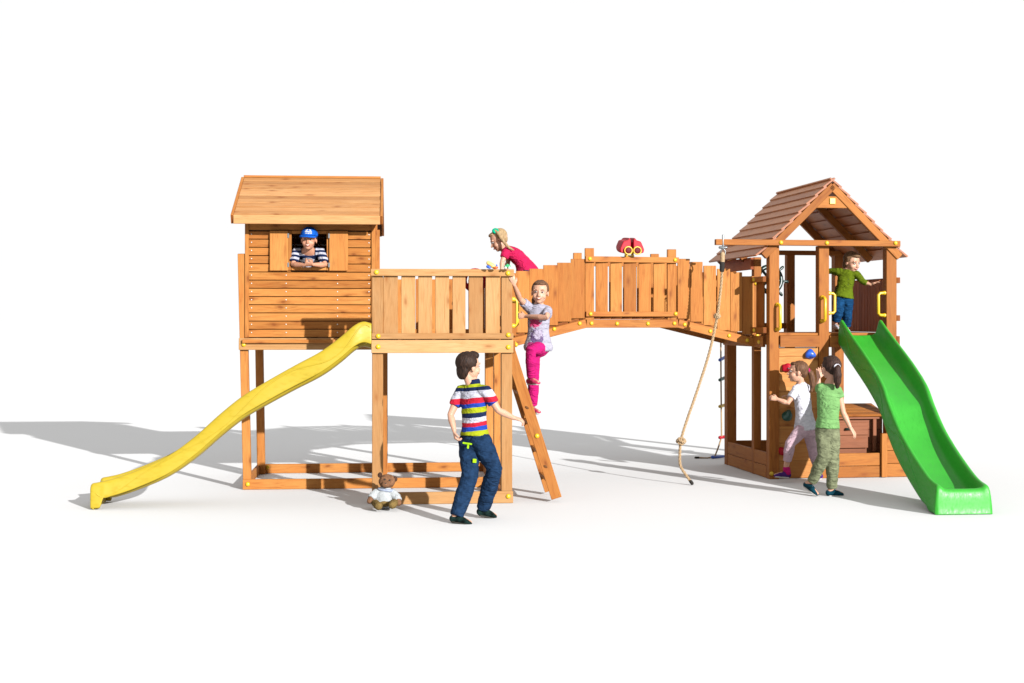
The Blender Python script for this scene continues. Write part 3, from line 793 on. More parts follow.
# red toy wheel behind the balcony rail
rc = at(475, 280.5, 11.24); rw = thing('toy_steering_wheel', 'red toy steering wheel mounted behind the balcony pickets', 'steering wheel', rc)
m = MB(); m.tube([V((math.cos(a) * .085, -.005 * math.sin(a), math.sin(a) * .085)) for a in [k * 2 * math.pi / 24 for k in range(25)]], .018, seg=9); m.build('wheel_rim', 'red', rw)
for k in range(3):
    a = math.pi / 2 + k * 2 * math.pi / 3; m = MB(); m.tube([(0, .01, 0), (math.cos(a) * .08, 0, math.sin(a) * .08)], .011, seg=8); m.build('spoke', 'red', rw)
m = MB(); m.tube([(0, -.045, 0), (0, .02, 0)], .028, seg=12); m.build('hub', 'red', rw)

# telescope on the balcony rail
tc0 = at(493, 268.3, 11.07); ts = thing('toy_telescope', 'yellow toy telescope on a blue and red bracket on the balcony rail', 'telescope', tc0)
tp = lambda px, py, d=0: at(px, py, 11.07 + d) - tc0
m = MB(); m.tube([tp(488.3, 263), tp(492, 265.2), tp(494.8, 267.6)], [.017, .019, .016], seg=12); m.build('tube', plain('cream_yellow_plastic', (.50, .33, .10), .4), ts)
m = MB(); m.tube([tp(487.6, 266.6, -.02), tp(489.6, 267.4, -.02)], .012, seg=8); m.ell(tp(496.5, 266, .02), (.008, 0, 0), (0, .01, 0), (0, 0, .013), 10, 8); m.build('bracket', 'blue', ts)
m = MB(); m.ell(tp(495.6, 267.6, -.015), (.022, 0, 0), (0, .018, 0), (0, 0, .011), 12, 8); m.build('base', plain('orange_red_plastic', (.5, .07, .008), .4), ts)
tg = thing('toy_car', 'small green and white toy car on the balcony rail next to the pink shirt', 'toy car', at(507, 268.6, 11.07)); tb = V(tg.location)
m = MB(); m.tube([at(505.6, 266.6, 11.07), at(509.2, 266.2, 11.07)], (.012, .012), seg=10); m.ell(at(507.4, 265.2, 11.07), (.012, 0, 0), (0, .011, 0), (0, 0, .012), 10, 8); m.build('body', plain('green_toy', (.02, .22, .08), .4), tg, 0, tb)
for px in (505.6, 509.3):
    m = MB(); p = at(px, 267.6, 11.05); m.tube([p, p + V((0, .03, 0))], .009, seg=10); m.build('wheel', 'teeth', tg, 0, tb)
# ================================================================== people
def evaluated(name, mb, voxel, smooth=3, factor=.5, wrinkle=0, wfreq=(18, 18, 18), shift=V((0, 0, 0)), seed=0, wexp=1):
    tmp = bpy.data.objects.new('tmp', mb.mesh('tmp')); C.objects.link(tmp)
    r = tmp.modifiers.new('r', 'REMESH'); r.mode = 'VOXEL'; r.voxel_size = voxel; r.use_smooth_shade = True
    s = tmp.modifiers.new('s', 'SMOOTH'); s.factor = factor; s.iterations = smooth
    dg = bpy.context.evaluated_depsgraph_get(); dg.update()
    me = bpy.data.meshes.new_from_object(tmp.evaluated_get(dg)); me.name = name
    old = tmp.data; bpy.data.objects.remove(tmp); bpy.data.meshes.remove(old)
    n = len(me.vertices); co_ = np.empty(n * 3); me.vertices.foreach_get('co', co_); co_ = co_.reshape(-1, 3)
    if wrinkle:
        no = np.empty(n * 3); me.vertices.foreach_get('normal', no); no = no.reshape(-1, 3)
        f = np.array(wfreq)
        d = np.array([noise.noise(V(p)) for p in (co_ * f + seed * 7.3)])
        d2 = np.array([1 - abs(noise.noise(V(p))) * 2 for p in (co_ * f * 1.7 + seed * 3.1 + 20)])
        co_ = co_ + no * (d * .6 + d2 * .4)[:, None] * wrinkle
    co_ = co_ - np.array(shift)
    me.vertices.foreach_set('co', co_.ravel())
    me.polygons.foreach_set('use_smooth', [True] * len(me.polygons)); me.update()
    return me

def put(name, me, mat, parent, label=None):
    o = bpy.data.objects.new(name, me); C.objects.link(o); me.materials.clear(); me.materials.append(M[mat] if isinstance(mat, str) else mat)
    o.parent = parent
    if label: o['label'] = label
    return o

def hand(m, wrist, d, palm, thumb_side, k=1.0, curl=.5, spread=.1):
    """five-fingered hand: d from wrist to knuckles, palm = direction the palm faces, thumb_side = direction towards the thumb"""
    d = V(d).normalized(); palm = V(palm); palm = (palm - d * palm.dot(d)).normalized(); sd = d.cross(palm).normalized()
    if sd.dot(V(thumb_side)) < 0: sd = -sd
    w = V(wrist); kn = w + d * (.058 * k)
    m.tube([w - d * .008 * k, w + d * .012 * k, w + d * .035 * k, kn], [(.015 * k, .012 * k), (.020 * k, .012 * k), (.026 * k, .0115 * k), (.025 * k, .009 * k)], sd, 12)
    for i, L in enumerate((.050, .056, .052, .042)):
        off = (1.5 - i) * .0138 * k; p = kn + sd * off - d * (.004 * k * abs(1.2 - i))
        dd = (d + sd * ((1.5 - i) * spread)).normalized()
        a1, a2, a3 = curl * .7, curl * 1.6, curl * 2.3
        pts = [p - dd * .012 * k, p]
        for a, q in ((a1, .42), (a2, .33), (a3, .25)):
            pts.append(pts[-1] + (dd * math.cos(a) + palm * math.sin(a)) * (L * q * k))
        m.tube(pts, [.0068 * k, .0066 * k, .0062 * k, .0056 * k, .0048 * k], seg=8)
    t0 = w + d * .018 * k + sd * .018 * k
    td = (d * .65 + sd * .75 + palm * .35).normalized(); td2 = (d * .9 + sd * .25 + palm * (.3 + .5 * curl)).normalized()
    m.tube([t0 - td * .012 * k, t0 + td * .022 * k, t0 + td * .022 * k + td2 * .022 * k], [.010 * k, .0078 * k, .006 * k], seg=8)

def head(m, c, f, u, k):
    f, u = V(f).normalized(), V(u).normalized(); u = (u - f * u.dot(f)).normalized(); r = f.cross(u)
    P = lambda x, y, z: V(c) + (r * x + f * y + u * z) * k
    E = lambda p, a, b_, c_: m.ell(p, r * a * k, f * b_ * k, u * c_ * k, 20, 14)
    E(P(0, -.012, .022), .072, .087, .077); E(P(0, .022, -.036), .056, .060, .064); E(P(0, .052, -.080), .024, .022, .018)
    for s in (-1, 1):
        E(P(.033 * s, .044, -.034), .026, .030, .026); E(P(.071 * s, -.006, -.014), .007, .017, .026); E(P(.032 * s, .066, .020), .022, .010, .007)
        E(P(.007 * s, .086, -.028), .007, .009, .0065)
    m.tube([P(0, .070, .012), P(0, .084, -.012), P(0, .094, -.026)], [.008 * k, .0085 * k, .009 * k], seg=10)
    E(P(0, .074, -.050), .019, .012, .008); E(P(0, .071, -.060), .016, .012, .007)
    return P, r

def person(label, Y0, J, skin='skin', hk=1.0, fdir=(0, -1, 0), hup=(0, 0, 1), k=1.0, tors=None, group=None, shirt=None, pants=None, hair=None, shoes=None,
           hands=None, smile=False, face=True, bodyextra=None, base=None, seed=1):
    G = {}
    for n_, v_ in J.items():
        G[n_] = at(v_[0], v_[1], Y0 + (v_[2] if len(v_) > 2 else 0)) if not isinstance(v_, Vector) else v_
    pel = (G['hl'] + G['hr']) / 2; sh = (G['sl'] + G['sr']) / 2
    b0 = V(base) if base is not None else V((pel.x, pel.y, 0))
    root = thing('person', label, 'child', b0, 0, group)
    latP = (G['hr'] - G['hl']).normalized(); latS = (G['sr'] - G['sl']).normalized()
    # bend of the spine
    mid = pel.lerp(sh, .5) + (V(G['bend']) - pel.lerp(sh, .5) if 'bend' in G else V((0, 0, 0)))
    def spine(t):
        if t <= 0: return pel + (mid - pel).normalized() * (t * (sh - pel).length)
        if t >= 1: return sh + (sh - mid).normalized() * ((t - 1) * (sh - pel).length)
        return pel * ((1 - t) ** 2) + (2 * mid - (pel + sh) / 2) * (2 * t * (1 - t)) + sh * t * t
    def lat(t): return latP.lerp(latS, min(1, max(0, t))).normalized()
    ST = tors or [(-.14, .070, .060), (0, .088, .072), (.3, .080, .064), (.62, .090, .068), (.86, .094, .060), (1.0, .086, .052), (1.10, .062, .046), (1.2, .036, .036)]
    def torso(m, add, t0, t1, flat=True):
        ts = [t for t in [-.25, -.14, -.05, 0, .15, .3, .46, .62, .75, .86, .94, 1.0, 1.05, 1.1, 1.15] if t0 < t < t1]; ts = [t0] + ts + [t1]
        pts, rd, sd = [], [], []
        for t in ts:
            for i in range(len(ST) - 1):
                if ST[i][0] <= t <= ST[i + 1][0] or (i == 0 and t < ST[0][0]) or (i == len(ST) - 2):
                    q = min(1, max(0, (t - ST[i][0]) / (ST[i + 1][0] - ST[i][0])))
                    if t <= ST[i + 1][0] or i == len(ST) - 2:
                        ra = ST[i][1] + (ST[i + 1][1] - ST[i][1]) * q; rb_ = ST[i][2] + (ST[i + 1][2] - ST[i][2]) * q; break
            pts.append(spine(t)); a_ = add(t) if callable(add) else add
            rd.append((ra * k + a_, rb_ * k + a_)); sd.append(lat(t))
        m.tube(pts, rd, sd, 24, 'flat' if flat else 'round')
    # ---------------- body
    m = MB(); torso(m, 0, .03, 1.18, False)
    nb = sh.lerp(G['head'], .15)
    P, hr_ = head(m, G['head'], fdir, hup, hk)
    m.tube([sh - (G['head'] - sh) * .05, P(0, -.022, -.055)], [.036 * k, .034 * hk], seg=14)
    for s in 'lr':
        S_, E_, W_ = G['s' + s], G['e' + s], G['w' + s]
        m.tube([S_.lerp(sh, .25), S_, S_.lerp(E_, .45), E_, E_.lerp(W_, .3), E_.lerp(W_, .7), W_], [.036 * k, .036 * k, .031 * k, .0245 * k, .027 * k, .021 * k, .0165 * k], seg=14)
        H_, K_, A_ = G['h' + s], G['k' + s], G['a' + s]
        m.tube([H_.lerp(pel, .2), H_, H_.lerp(K_, .45), K_, K_.lerp(A_, .3), K_.lerp(A_, .7), A_], [.056 * k, .060 * k, .052 * k, .040 * k, .043 * k, .031 * k, .026 * k], seg=14)
        he, to = G['ht' + s], G['to' + s]
        m.tube([he, he.lerp(to, .5) + V((0, 0, .012)), to], [.022 * k, .024 * k, .016 * k], seg=12); m.tube([A_, he + V((0, 0, .01))], [.026 * k, .024 * k], seg=12)
        if hands and s in hands: hand(m, W_, *hands[s][:3], k=k * 1.02, curl=hands[s][3])
        else: hand(m, W_, W_ - E_, V((0, 0, -1)) if abs((W_ - E_).normalized().z) < .8 else V((0, 1, 0)), V((0, -1, 0)), k=k, curl=.6)
    put('body', evaluated('body', m, .0042, 3, .4, shift=b0), skin, root)
    # ---------------- face
    if face:
        def part(nm, mb, mat, par=root): return mb.build(nm, mat, par, 0, b0)
        for s in (-1, 1):
            m = MB(); m.ell(P(.030 * s, .0685, .003), hr_ * .0125 * hk, V(fdir).normalized() * .009 * hk, V(hup).normalized() * .0058 * hk, 12, 8); e_ = part('eye', m, 'eye')
            m = MB(); m.ell(P(.029 * s, .0755, .002), hr_ * .0068 * hk, V(fdir).normalized() * .0035 * hk, V(hup).normalized() * .0068 * hk, 10, 8); part('iris', m, 'iris', e_)
            m = MB(); m.tube([P(.016 * s, .079, .020), P(.031 * s, .077, .0245), P(.046 * s, .066, .019)], [.0022 * hk, .0028 * hk, .0015 * hk], seg=6); part('eyebrow', m, hair[0], root)
        m = MB(); m.tube([P(-.024, .070, -.048), P(-.012, .0825, -.0545), P(0, .0865, -.056), P(.012, .0825, -.0545), P(.024, .070, -.048)], [.003 * hk, .005 * hk, .0055 * hk, .005 * hk, .003 * hk], seg=8)
        lp = part('mouth', m, 'lips')
        if smile:
            m = MB(); m.tube([P(-.017, .0795, -.0508), P(0, .0895, -.0535), P(.017, .0795, -.0508)], [.002 * hk, .0036 * hk, .002 * hk], seg=8); part('teeth', m, 'teeth', lp)
    # ---------------- hair
    if hair:
        m = MB(); hair[1](m, P, hr_, V(fdir).normalized(), V(hup).normalized(), hk)
        put('hair', evaluated('hair', m, .005, 2, .4, .005, (60, 60, 14), b0, seed), hair[0], root)
    # ---------------- shirt
    if shirt:
        mt, hem, sleeve, loose = shirt[:4]; nm = shirt[4] if len(shirt) > 4 else 'shirt'; collar = shirt[5] if len(shirt) > 5 else 1.16
        m = MB(); torso(m, lambda t: (.011 + loose * max(0, .45 - t) + .024 * min(1, max(0, (.42 - t) / .4))) * k, hem, min(1.12, collar), True)
        if collar > 1.1: m.tube([spine(1.06), spine(collar)], [(.062 * k, .054 * k), (.045 * k, .043 * k)], lat(1), 18, 'flat')
        for s in 'lr':
            S_, E_, W_ = G['s' + s], G['e' + s], G['w' + s]
            full = [S_, E_, W_]; 
            pts = [S_.lerp(sh, .45), S_.lerp(sh, .05)]
            rds = [.052 * k, .049 * k]
            if sleeve <= 1: pts += [S_.lerp(E_, sleeve * .5), S_.lerp(E_, sleeve)]; rds += [.045 * k, .043 * k]
            else: pts += [S_.lerp(E_, .5), E_, E_.lerp(W_, sleeve - 1)]; rds += [.042 * k, .036 * k, .030 * k]
            m.tube(pts, rds, seg=16, cap='flat')
        shirt_o = put(nm, evaluated(nm, m, .0058, 5, .5, .0055 * k, (20, 20, 26), b0, seed), mt, root)
    # ---------------- trousers
    if pants:
        mt, leg, tight, waist = pants[:4]; nm = pants[4] if len(pants) > 4 else 'trousers'
        m = MB(); torso(m, .009 * k, -.14, waist, True); sdn = (pel - mid).normalized(); m.ell(pel + sdn * .012, lat(0) * .100 * k, lat(0).cross(sdn) * .083 * k, sdn * .085 * k, 20, 12)
        for s in 'lr':
            H_, K_, A_ = G['h' + s], G['k' + s], G['a' + s]; a_ = (tight + .004) * k
            pts = [H_.lerp(pel, .3) + (pel - K_).normalized() * .03, H_, H_.lerp(K_, .5), K_]; rds = [.062 * k + a_ * .6, .063 * k + a_ * .8, .055 * k + a_, .043 * k + a_]
            if leg > 1:
                q = leg - 1; pts += [K_.lerp(A_, q * .4), K_.lerp(A_, q * .75), K_.lerp(A_, q)]
                rds += [.044 * k + a_ * 1.05, .036 * k + a_ * 1.15, .030 * k + a_ * 1.3]
            m.tube(pts, rds, seg=18, cap='flat')
        put(nm, evaluated(nm, m, .0058, 4, .5, (.004 if tight < .006 else .0085) * k, (11, 11, 20), b0, seed + 5), mt, root)
    # ---------------- shoes
    if shoes:
        for s in 'lr':
            he, to = G['ht' + s], G['to' + s]; A_ = G['a' + s]; d = (to - he).normalized()
            upv = (A_ - he); upv = (upv - d * upv.dot(d)).normalized(); sd_ = d.cross(upv)
            m = MB(); m.tube([he - d * .004 + upv * .004, he.lerp(to, .35) + upv * .008, he.lerp(to, .7) + upv * .002, to - upv * .004], [(.028 * k, .029 * k), (.031 * k, .031 * k), (.035 * k, .024 * k), (.025 * k, .016 * k)], sd_, 16)
            if len(shoes) > 3 and shoes[3]: m.tube([he + upv * .012, he + upv * .038 * k + (A_ - he) * .2], [.029 * k, .029 * k], seg=14, cap='flat')
            sh_o = put(shoes[2] if len(shoes) > 2 else 'shoe', evaluated('shoe', m, .005, 3, .5, .0015, (40, 40, 40), b0, seed), shoes[0], root)
            m = MB(); m.tube([he - upv * .021 * k, he.lerp(to, .4) - upv * .019 * k, he.lerp(to, .75) - upv * .018 * k, to - upv * .016 * k], [(.028 * k, .008 * k), (.029 * k, .008 * k), (.034 * k, .008 * k), (.024 * k, .008 * k)], sd_, 14)
            m.build('sole', shoes[1], sh_o, 0, b0)
    return root, b0, G, P, spine, lat

def crop_hair(fringe=.5, back=.0):
    def fn(m, P, r, f, u, k):
        m.ell(P(0, -.024, .030), r * .079 * k, f * .084 * k, u * .079 * k, 20, 14)
        m.ell(P(0, -.056, -.030), r * .060 * k, f * .038 * k, u * .070 * k, 16, 10)
        m.ell(P(0, .035, .078), r * .052 * k, f * .040 * k, u * (.020 + .014 * fringe) * k, 16, 10)
        for s in (-1, 1): m.ell(P(.069 * s, -.004, .022), r * .010 * k, f * .022 * k, u * .032 * k, 12, 8)
    return fn
def low_hair(m, P, r, f, u, k):
    m.ell(P(0, -.040, .0), r * .074 * k, f * .055 * k, u * .045 * k, 20, 14)
    for s in (-1, 1): m.ell(P(.069 * s, -.006, .012), r * .008 * k, f * .018 * k, u * .022 * k, 12, 8)
def tail_hair(base_, pts, rads, top=1.0):
    """pulled-back hair with a tail; points are (x, y, z) in head units"""
    def fn(m, P, r, f, u, k):
        m.ell(P(0, -.022, .028), r * .077 * k * top, f * .085 * k * top, u * .077 * k * top, 20, 14)
        m.ell(P(0, -.055 + .02 * (1 - top) * 10, -.005), r * .062 * k * top, f * .044 * k * top, u * .055 * k * top, 16, 10)
        m.ell(P(0, .030, .074), r * .050 * k, f * .038 * k, u * .020 * k, 16, 10)
        for s in (-1, 1): m.ell(P(.066 * s, -.006, .024), r * .010 * k, f * .024 * k, u * .030 * k, 12, 8)
        if pts:
            m.tube([P(*p) if base_ is None else p for p in pts], [q * k for q in rads], seg=12)
            for j in range(4):
                o = V((random.uniform(-.012, .012), random.uniform(-.012, .012), 0))
                m.tube([P(p[0] + o.x * i / len(pts), p[1] + o.y * i / len(pts), p[2]) if base_ is None else p + o * i / len(pts) for i, p in enumerate(pts)], [q * k * .55 for q in rads], seg=8)
    return fn
def blob(parent, b0, name, mat, c, ax, ay, az, label=None, seg=14):
    m = MB(); m.ell(c, ax, ay, az, seg, 8); return m.build(name, mat, parent, 0, b0, label)

M['denim_navy'] = cloth('navy_denim', (.007, .020, .048), .4); M['jeans'] = cloth('blue_jeans', (.004, .028, .075), .5)
M['pink'] = cloth('pink_cotton', (.29, .008, .045), .12); M['magenta'] = cloth('magenta_leggings', (.29, .007, .085), .12)
M['greytee'] = cloth('lavender_grey_cotton', (.235, .225, .27), .14); M['whitetee'] = cloth('white_cotton', (.37, .365, .40), .08)
M['palepink'] = cloth('pale_pink_leggings', (.335, .235, .27), .10); M['mint'] = cloth('mint_green_cotton', (.105, .215, .075), .12)
M['olive'] = cloth('olive_cargo_cotton', (.115, .125, .072), .4); M['lime'] = cloth('lime_green_jersey', (.062, .088, .004), .25)
M['lime2'] = cloth('bright_lime_trim', (.19, .34, .006), .1); M['teal'] = cloth('teal_fabric', (.003, .03, .045), .6); M['dkteal'] = cloth('dark_teal_fabric', (.006, .016, .014), .9)
M['purple'] = cloth('purple_canvas', (.045, .014, .10), .2); M['wsole'] = plain('white_rubber', (.34, .33, .31), .7, .2, .06); M['dsole'] = plain('dark_rubber', (.03, .028, .022), .8, .2, .2)
M['pshoe'] = cloth('pink_shoe_fabric', (.36, .03, .08), .35); M['capblue'] = cloth('bright_blue_cap_cotton', (.004, .06, .30), .08)
M['scrunch'] = cloth('green_scrunchie', (.0, .24, .13), .15); M['white'] = cloth('white_print', (.36, .38, .42), .05)
NV, WH, RD, BL, LM = (.005, .010, .035), (.28, .28, .32), (.26, .008, .02), (.008, .03, .20), (.20, .225, .006)

# ---- boy in the striped polo, walking
def zz(py, Y): return CH - (py - HY) / F * Y
Yb = 10.2
cols = [(433, LM), (427.5, BL), (423.4, RD), (419.2, WH), (414.6, NV), (410, LM), (404.6, BL), (400.5, RD), (395.2, WH), (388, NV), (384.5, LM), (381.5, NV)]
z0, z1 = zz(433, Yb), zz(378, Yb)
stops = [((zz(py + 2.5, Yb) - z0) / (z1 - z0) if i else 0., c) for i, (py, c) in enumerate(cols)]
M['polo'] = banded('striped_polo', z0, z1, [(min(1, max(0, a)), c) for a, c in stops], (-.10, 0))
boy, bb, G, P, sp, la = person('boy in a rainbow striped polo and navy trousers walking in front of the platform', Yb,
    dict(head=(469, 366, 0), sl=(461, 391, .07), sr=(486.5, 391.5, -.06), el=(450.5, 415, .03), wl=(454.2, 430.5, -.03), er=(498.5, 410.5, -.06), wr=(514, 418, .02),
         hl=(468.5, 441, .05), hr=(481, 441, -.05), kl=(470, 476, -.10), al=(457.5, 513.5, -.17), htl=(453.5, 519.2, -.17), tol=(470, 522.6, -.20),
         kr=(494.5, 469, -.03), ar=(484, 506, .09), htr=(480.5, 512.2, .09), tor=(495, 515.6, .12)),
    fdir=(.80, .58, -.02), hup=(.06, 0, 1), hk=1.02, k=1.03, hair=('h_dark', crop_hair(.9)), shirt=('polo', .12, .62, .0, 'polo_shirt', 1.24),
    pants=('denim_navy', 2.06, .012, .28), shoes=('dkteal', 'dsole'), hands={'l': ((.15, 0, -1), (1, .2, 0), (0, -1, 0), 1.0), 'r': ((1, .1, -.25), (0, .3, -1), (0, 1, .3), .8)}, seed=3)
def patch(root, b0, nm, mat, c, w_, h_, n_, rot=0):
    n_ = V(n_).normalized(); s_ = n_.cross(V((0, 0, 1))).normalized(); u_ = s_.cross(n_)
    c_, s2 = math.cos(rot), math.sin(rot); a_, b_ = s_ * c_ + u_ * s2, u_ * c_ - s_ * s2
    m = MB(); m.board(V(c) - a_ * w_ / 2, V(c) + a_ * w_ / 2, .012, h_, b_); return m.build(nm, mat, root, .002, b0)
patch(boy, bb, 'pocket_trim', 'lime2', at(467.3, 443.5, Yb - .115), .072, .013, (-.25, -1, 0), .12)
patch(boy, bb, 'pocket_tag', 'lime2', at(468.0, 446.6, Yb - .115), .014, .030, (-.25, -1, 0), .1)
patch(boy, bb, 'leg_tag', 'lime2', at(474.5, 460.8, Yb - .125), .028, .030, (.2, -1, 0), .05)

# ---- girl climbing the ladder
Ye = 11.48
M['lavtee'] = M['greytee']
def printed(name, base, blobs):
    m, nt, bs = new_mat(name); tc = nt.nodes.new('ShaderNodeTexCoord'); col = None
    n0 = N(nt, 'ShaderNodeTexNoise', i_Scale=26.0, i_Detail=3.0); nt.links.new(tc.outputs['Object'], n0.inputs['Vector'])
    col = mixc(nt, base, ramp(nt, n0.outputs[0], [(.3, .9), (.7, 1.06)]), 1.0, 'MULTIPLY')
    for c_, sz, colr, th in blobs:
        mp_ = nt.nodes.new('ShaderNodeMapping'); mp_.vector_type = 'POINT'
        mp_.inputs['Scale'].default_value = (1 / sz[0], 1 / .12, 1 / sz[1]); mp_.inputs['Location'].default_value = (-c_[0] / sz[0], -c_[1] / .12, -c_[2] / sz[1])
        nt.links.new(tc.outputs['Object'], mp_.inputs['Vector'])
        ln = nt.nodes.new('ShaderNodeVectorMath'); ln.operation = 'LENGTH'; nt.links.new(mp_.outputs[0], ln.inputs[0])
        n1 = N(nt, 'ShaderNodeTexNoise', i_Scale=55.0, i_Detail=2.0); nt.links.new(tc.outputs['Object'], n1.inputs['Vector'])
        ad = nt.nodes.new('ShaderNodeMath'); ad.operation = 'MULTIPLY_ADD'; nt.links.new(n1.outputs[0], ad.inputs[0]); ad.inputs[1].default_value = th; nt.links.new(ln.outputs['Value'], ad.inputs[2])
        col = mixc(nt, col, colr, ramp(nt, ad.outputs[0], [(.0, 1.), (.5 + th * .5 + .0, 1.), (.5 + th * .5 + .16, 0.)]))
    nt.links.new(col, bs.inputs['Base Color']); bs.inputs['Roughness'].default_value = .9; bs.inputs['Specular IOR Level'].default_value = .06
    folds(nt, bs); return m
eb = V(((at(533, 347, Ye) + at(543.5, 347, Ye)) / 2)); eb.z = 0
M['printtee'] = printed('printed_grey_cotton', (.225, .215, .26), [(at(535.4, 337, Ye - .10) - eb, (.125, .17), (.075, .05, .105), .9), (at(537.5, 334, Ye - .1) - eb, (.07, .08), (.23, .2, .26), .9), (at(533.2, 322.8, Ye - .10) - eb, (.12, .085), (.30, .03, .09), .8), (at(530.5, 346, Ye - .1) - eb, (.08, .06), (.24, .03, .11), .9)])
cg, cb, G, P, sp, la = person('girl in a grey printed tee and magenta leggings climbing the ladder', Ye,
    dict(head=(540, 292, -.02), sl=(548, 311, -.03), sr=(529.6, 308.5, .02), er=(519.5, 298.5, -.12), wr=(514.2, 285, -.30), el=(546.5, 317.5, -.19), wl=(525.5, 316.2, -.02),
         hr=(533, 347, .0), hl=(543.5, 347, .0), kl=(530.8, 350.5, -.20), al=(531.2, 376.5, -.10), htl=(529.2, 381.8, -.07), tol=(538.2, 382.5, -.19),
         kr=(533.5, 382, .0), ar=(533, 405, .04), htr=(531, 411.5, .06), tor=(538.6, 411.6, -.06)),
    fdir=(-.12, -1, -.06), hup=(.05, 0, 1), hk=.97, k=.92, smile=True, hair=('h_brown', tail_hair(None, [(0, -.08, .01), (.035, -.07, -.03), (.056, -.045, -.08), (.058, -.03, -.125)], [.022, .026, .022, .009])),
    shirt=('printtee', -.10, .62, .03, 'tee_shirt'), pants=('magenta', 2.02, .003, .10, 'leggings'), shoes=('pshoe', 'wsole'),
    hands={'r': ((-.3, -.5, 1), (0, 1, -.2), (1, 0, 0), .5), 'l': ((-1, .15, .05), (-.2, 1, 0), (0, 0, 1), 1.15)}, seed=9)
M['printd'] = cloth('dark_shirt_print', (.075, .05, .09), .6); M['printp'] = cloth('pink_shirt_print', (.32, .03, .10), .4)

# ---- girl in the pink top leaning on the bridge end
Yf = 12.95
pf, fb, G, P, sp, la = person('girl in a pink top leaning over the rail where bridge and platform meet', Yf,
    dict(head=(498.8, 239.8, 0), sl=(506.2, 252.5, -.09), sr=(508.5, 250.5, .11), el=(502.4, 261.2, -.12), wl=(501.5, 269.5, -.16), er=(508, 262, .1), wr=(505.5, 270.5, .06),
         hl=(527, 274, -.07), hr=(527.5, 273.5, .08), kl=(522, 301, -.07), kr=(524, 301, .08), al=(525, 329, -.07), ar=(527, 329, .08), htl=(527, 332.6, -.07), tol=(517, 333, -.07), htr=(529, 332.6, .08), tor=(519, 333, .08),
         bend=(520, 259.5, .0)),
    fdir=(-.86, -.12, -.50), hup=(-.45, 0, .86), hk=1.0, k=.92, hair=('h_blond', tail_hair('F', [at(495.6, 231, 12.9), at(498.5, 234, 12.86), at(502.5, 240, 12.84), at(506.5, 245.5, 12.83), at(510, 248.3, 12.83), at(513.6, 250, 12.83)], [.013, .015, .015, .014, .010, .005], .95)),
    shirt=('pink', -.42, .62, .05, 'top'), pants=('denim_navy', 1.9, .008, .08), shoes=('pshoe', 'wsole'), seed=12)
m = MB(); m.tube([at(495.4, 231, 12.9) + V((math.cos(a) * .020, .012 * math.sin(a), math.sin(a) * .016)) for a in [q * 2 * math.pi / 10 for q in range(11)]], .014, seg=8); m.build('scrunchie', 'scrunch', pf, 0, fb)

# ---- boy in the cap leaning out of the window
Yg = 12.16
zs0, zs1 = 1.92, 2.24
st = []; n_ = 14
for i in range(n_): st.append((i / n_, NV if i % 2 else WH))
M['navystripe'] = banded('navy_white_stripes', zs0, zs1, st, (0, .25))
gb, gb0, G, P, sp, la = person('smiling boy in a blue cap leaning out of the playhouse window', Yg,
    dict(head=(309, 239.3, -.13), sl=(321.5, 252.5, -.02), sr=(295.8, 252.5, -.02), er=(293.2, 264.6, -.10), wr=(304.2, 264.9, -.19), el=(324.8, 265, -.10), wl=(313.4, 264.6, -.19),
         hl=(313.5, 285, .24), hr=(303.5, 285, .24), kl=(314, 310, .27), kr=(303, 310, .27), al=(314, 332, .30), ar=(303, 332, .30), htl=(314, 335, .32), tol=(314, 336.5, .2), htr=(303, 335, .32), tor=(303, 336.5, .2), bend=(308.8, 266, .13)),
    skin='skin_tan', fdir=(0, -1, -.10), hup=(.04, -.1, 1), hk=.92, k=.95, smile=True, hair=('h_dark', low_hair), shirt=('navystripe', -.05, .80, .012, 'striped_shirt', 1.03), pants=('denim_navy', 1.9, .008, .1), shoes=('dkteal', 'dsole'),
    hands={'r': ((1, -.2, .12), (.1, .5, .8), (0, -.3, 1), .9), 'l': ((-1, -.25, .18), (-.1, .5, .8), (0, -.3, 1), .9)}, seed=15)
fz, uz = V((0, -1, -.10)).normalized(), V((.04, -.1, 1)).normalized()
# crown is the part above the brow line
mm = MB()
rows = []
for i in range(9):
    th = (math.pi / 2) * i / 8; rows.append([P(.083 * math.cos(th) * math.cos(a), -.014 + .096 * math.cos(th) * math.sin(a), .042 + .080 * math.sin(th)) for a in [q * 2 * math.pi / 28 for q in range(28)]])
rows.insert(0, [P(.080 * math.cos(a), -.014 + .093 * math.sin(a), .032) for a in [q * 2 * math.pi / 28 for q in range(28)]])
mm.grid(rows, True, .5, True); cap_o = mm.build('cap', 'capblue', gb, 0, gb0)
mm = MB(); top_, bot_ = [], []
A = [math.pi * (.10 + .80 * q / 14) for q in range(15)]
r0 = [P(.082 * math.cos(a), -.014 + .094 * math.sin(a), .042) for a in A]
r1 = [P(.088 * math.cos(a), .02 + .112 * math.sin(a), .040 - .006 * abs(math.cos(a))) for a in A]
r2 = [P(.085 * math.cos(a), .03 + .115 * math.sin(a), .031 - .012 * abs(math.cos(a))) for a in A]
mm.grid([r0, r1, r2], True); vz = mm.build('visor', 'capblue', cap_o, 0, gb0); so_ = vz.modifiers.new('t', 'SOLIDIFY'); so_.thickness = .006
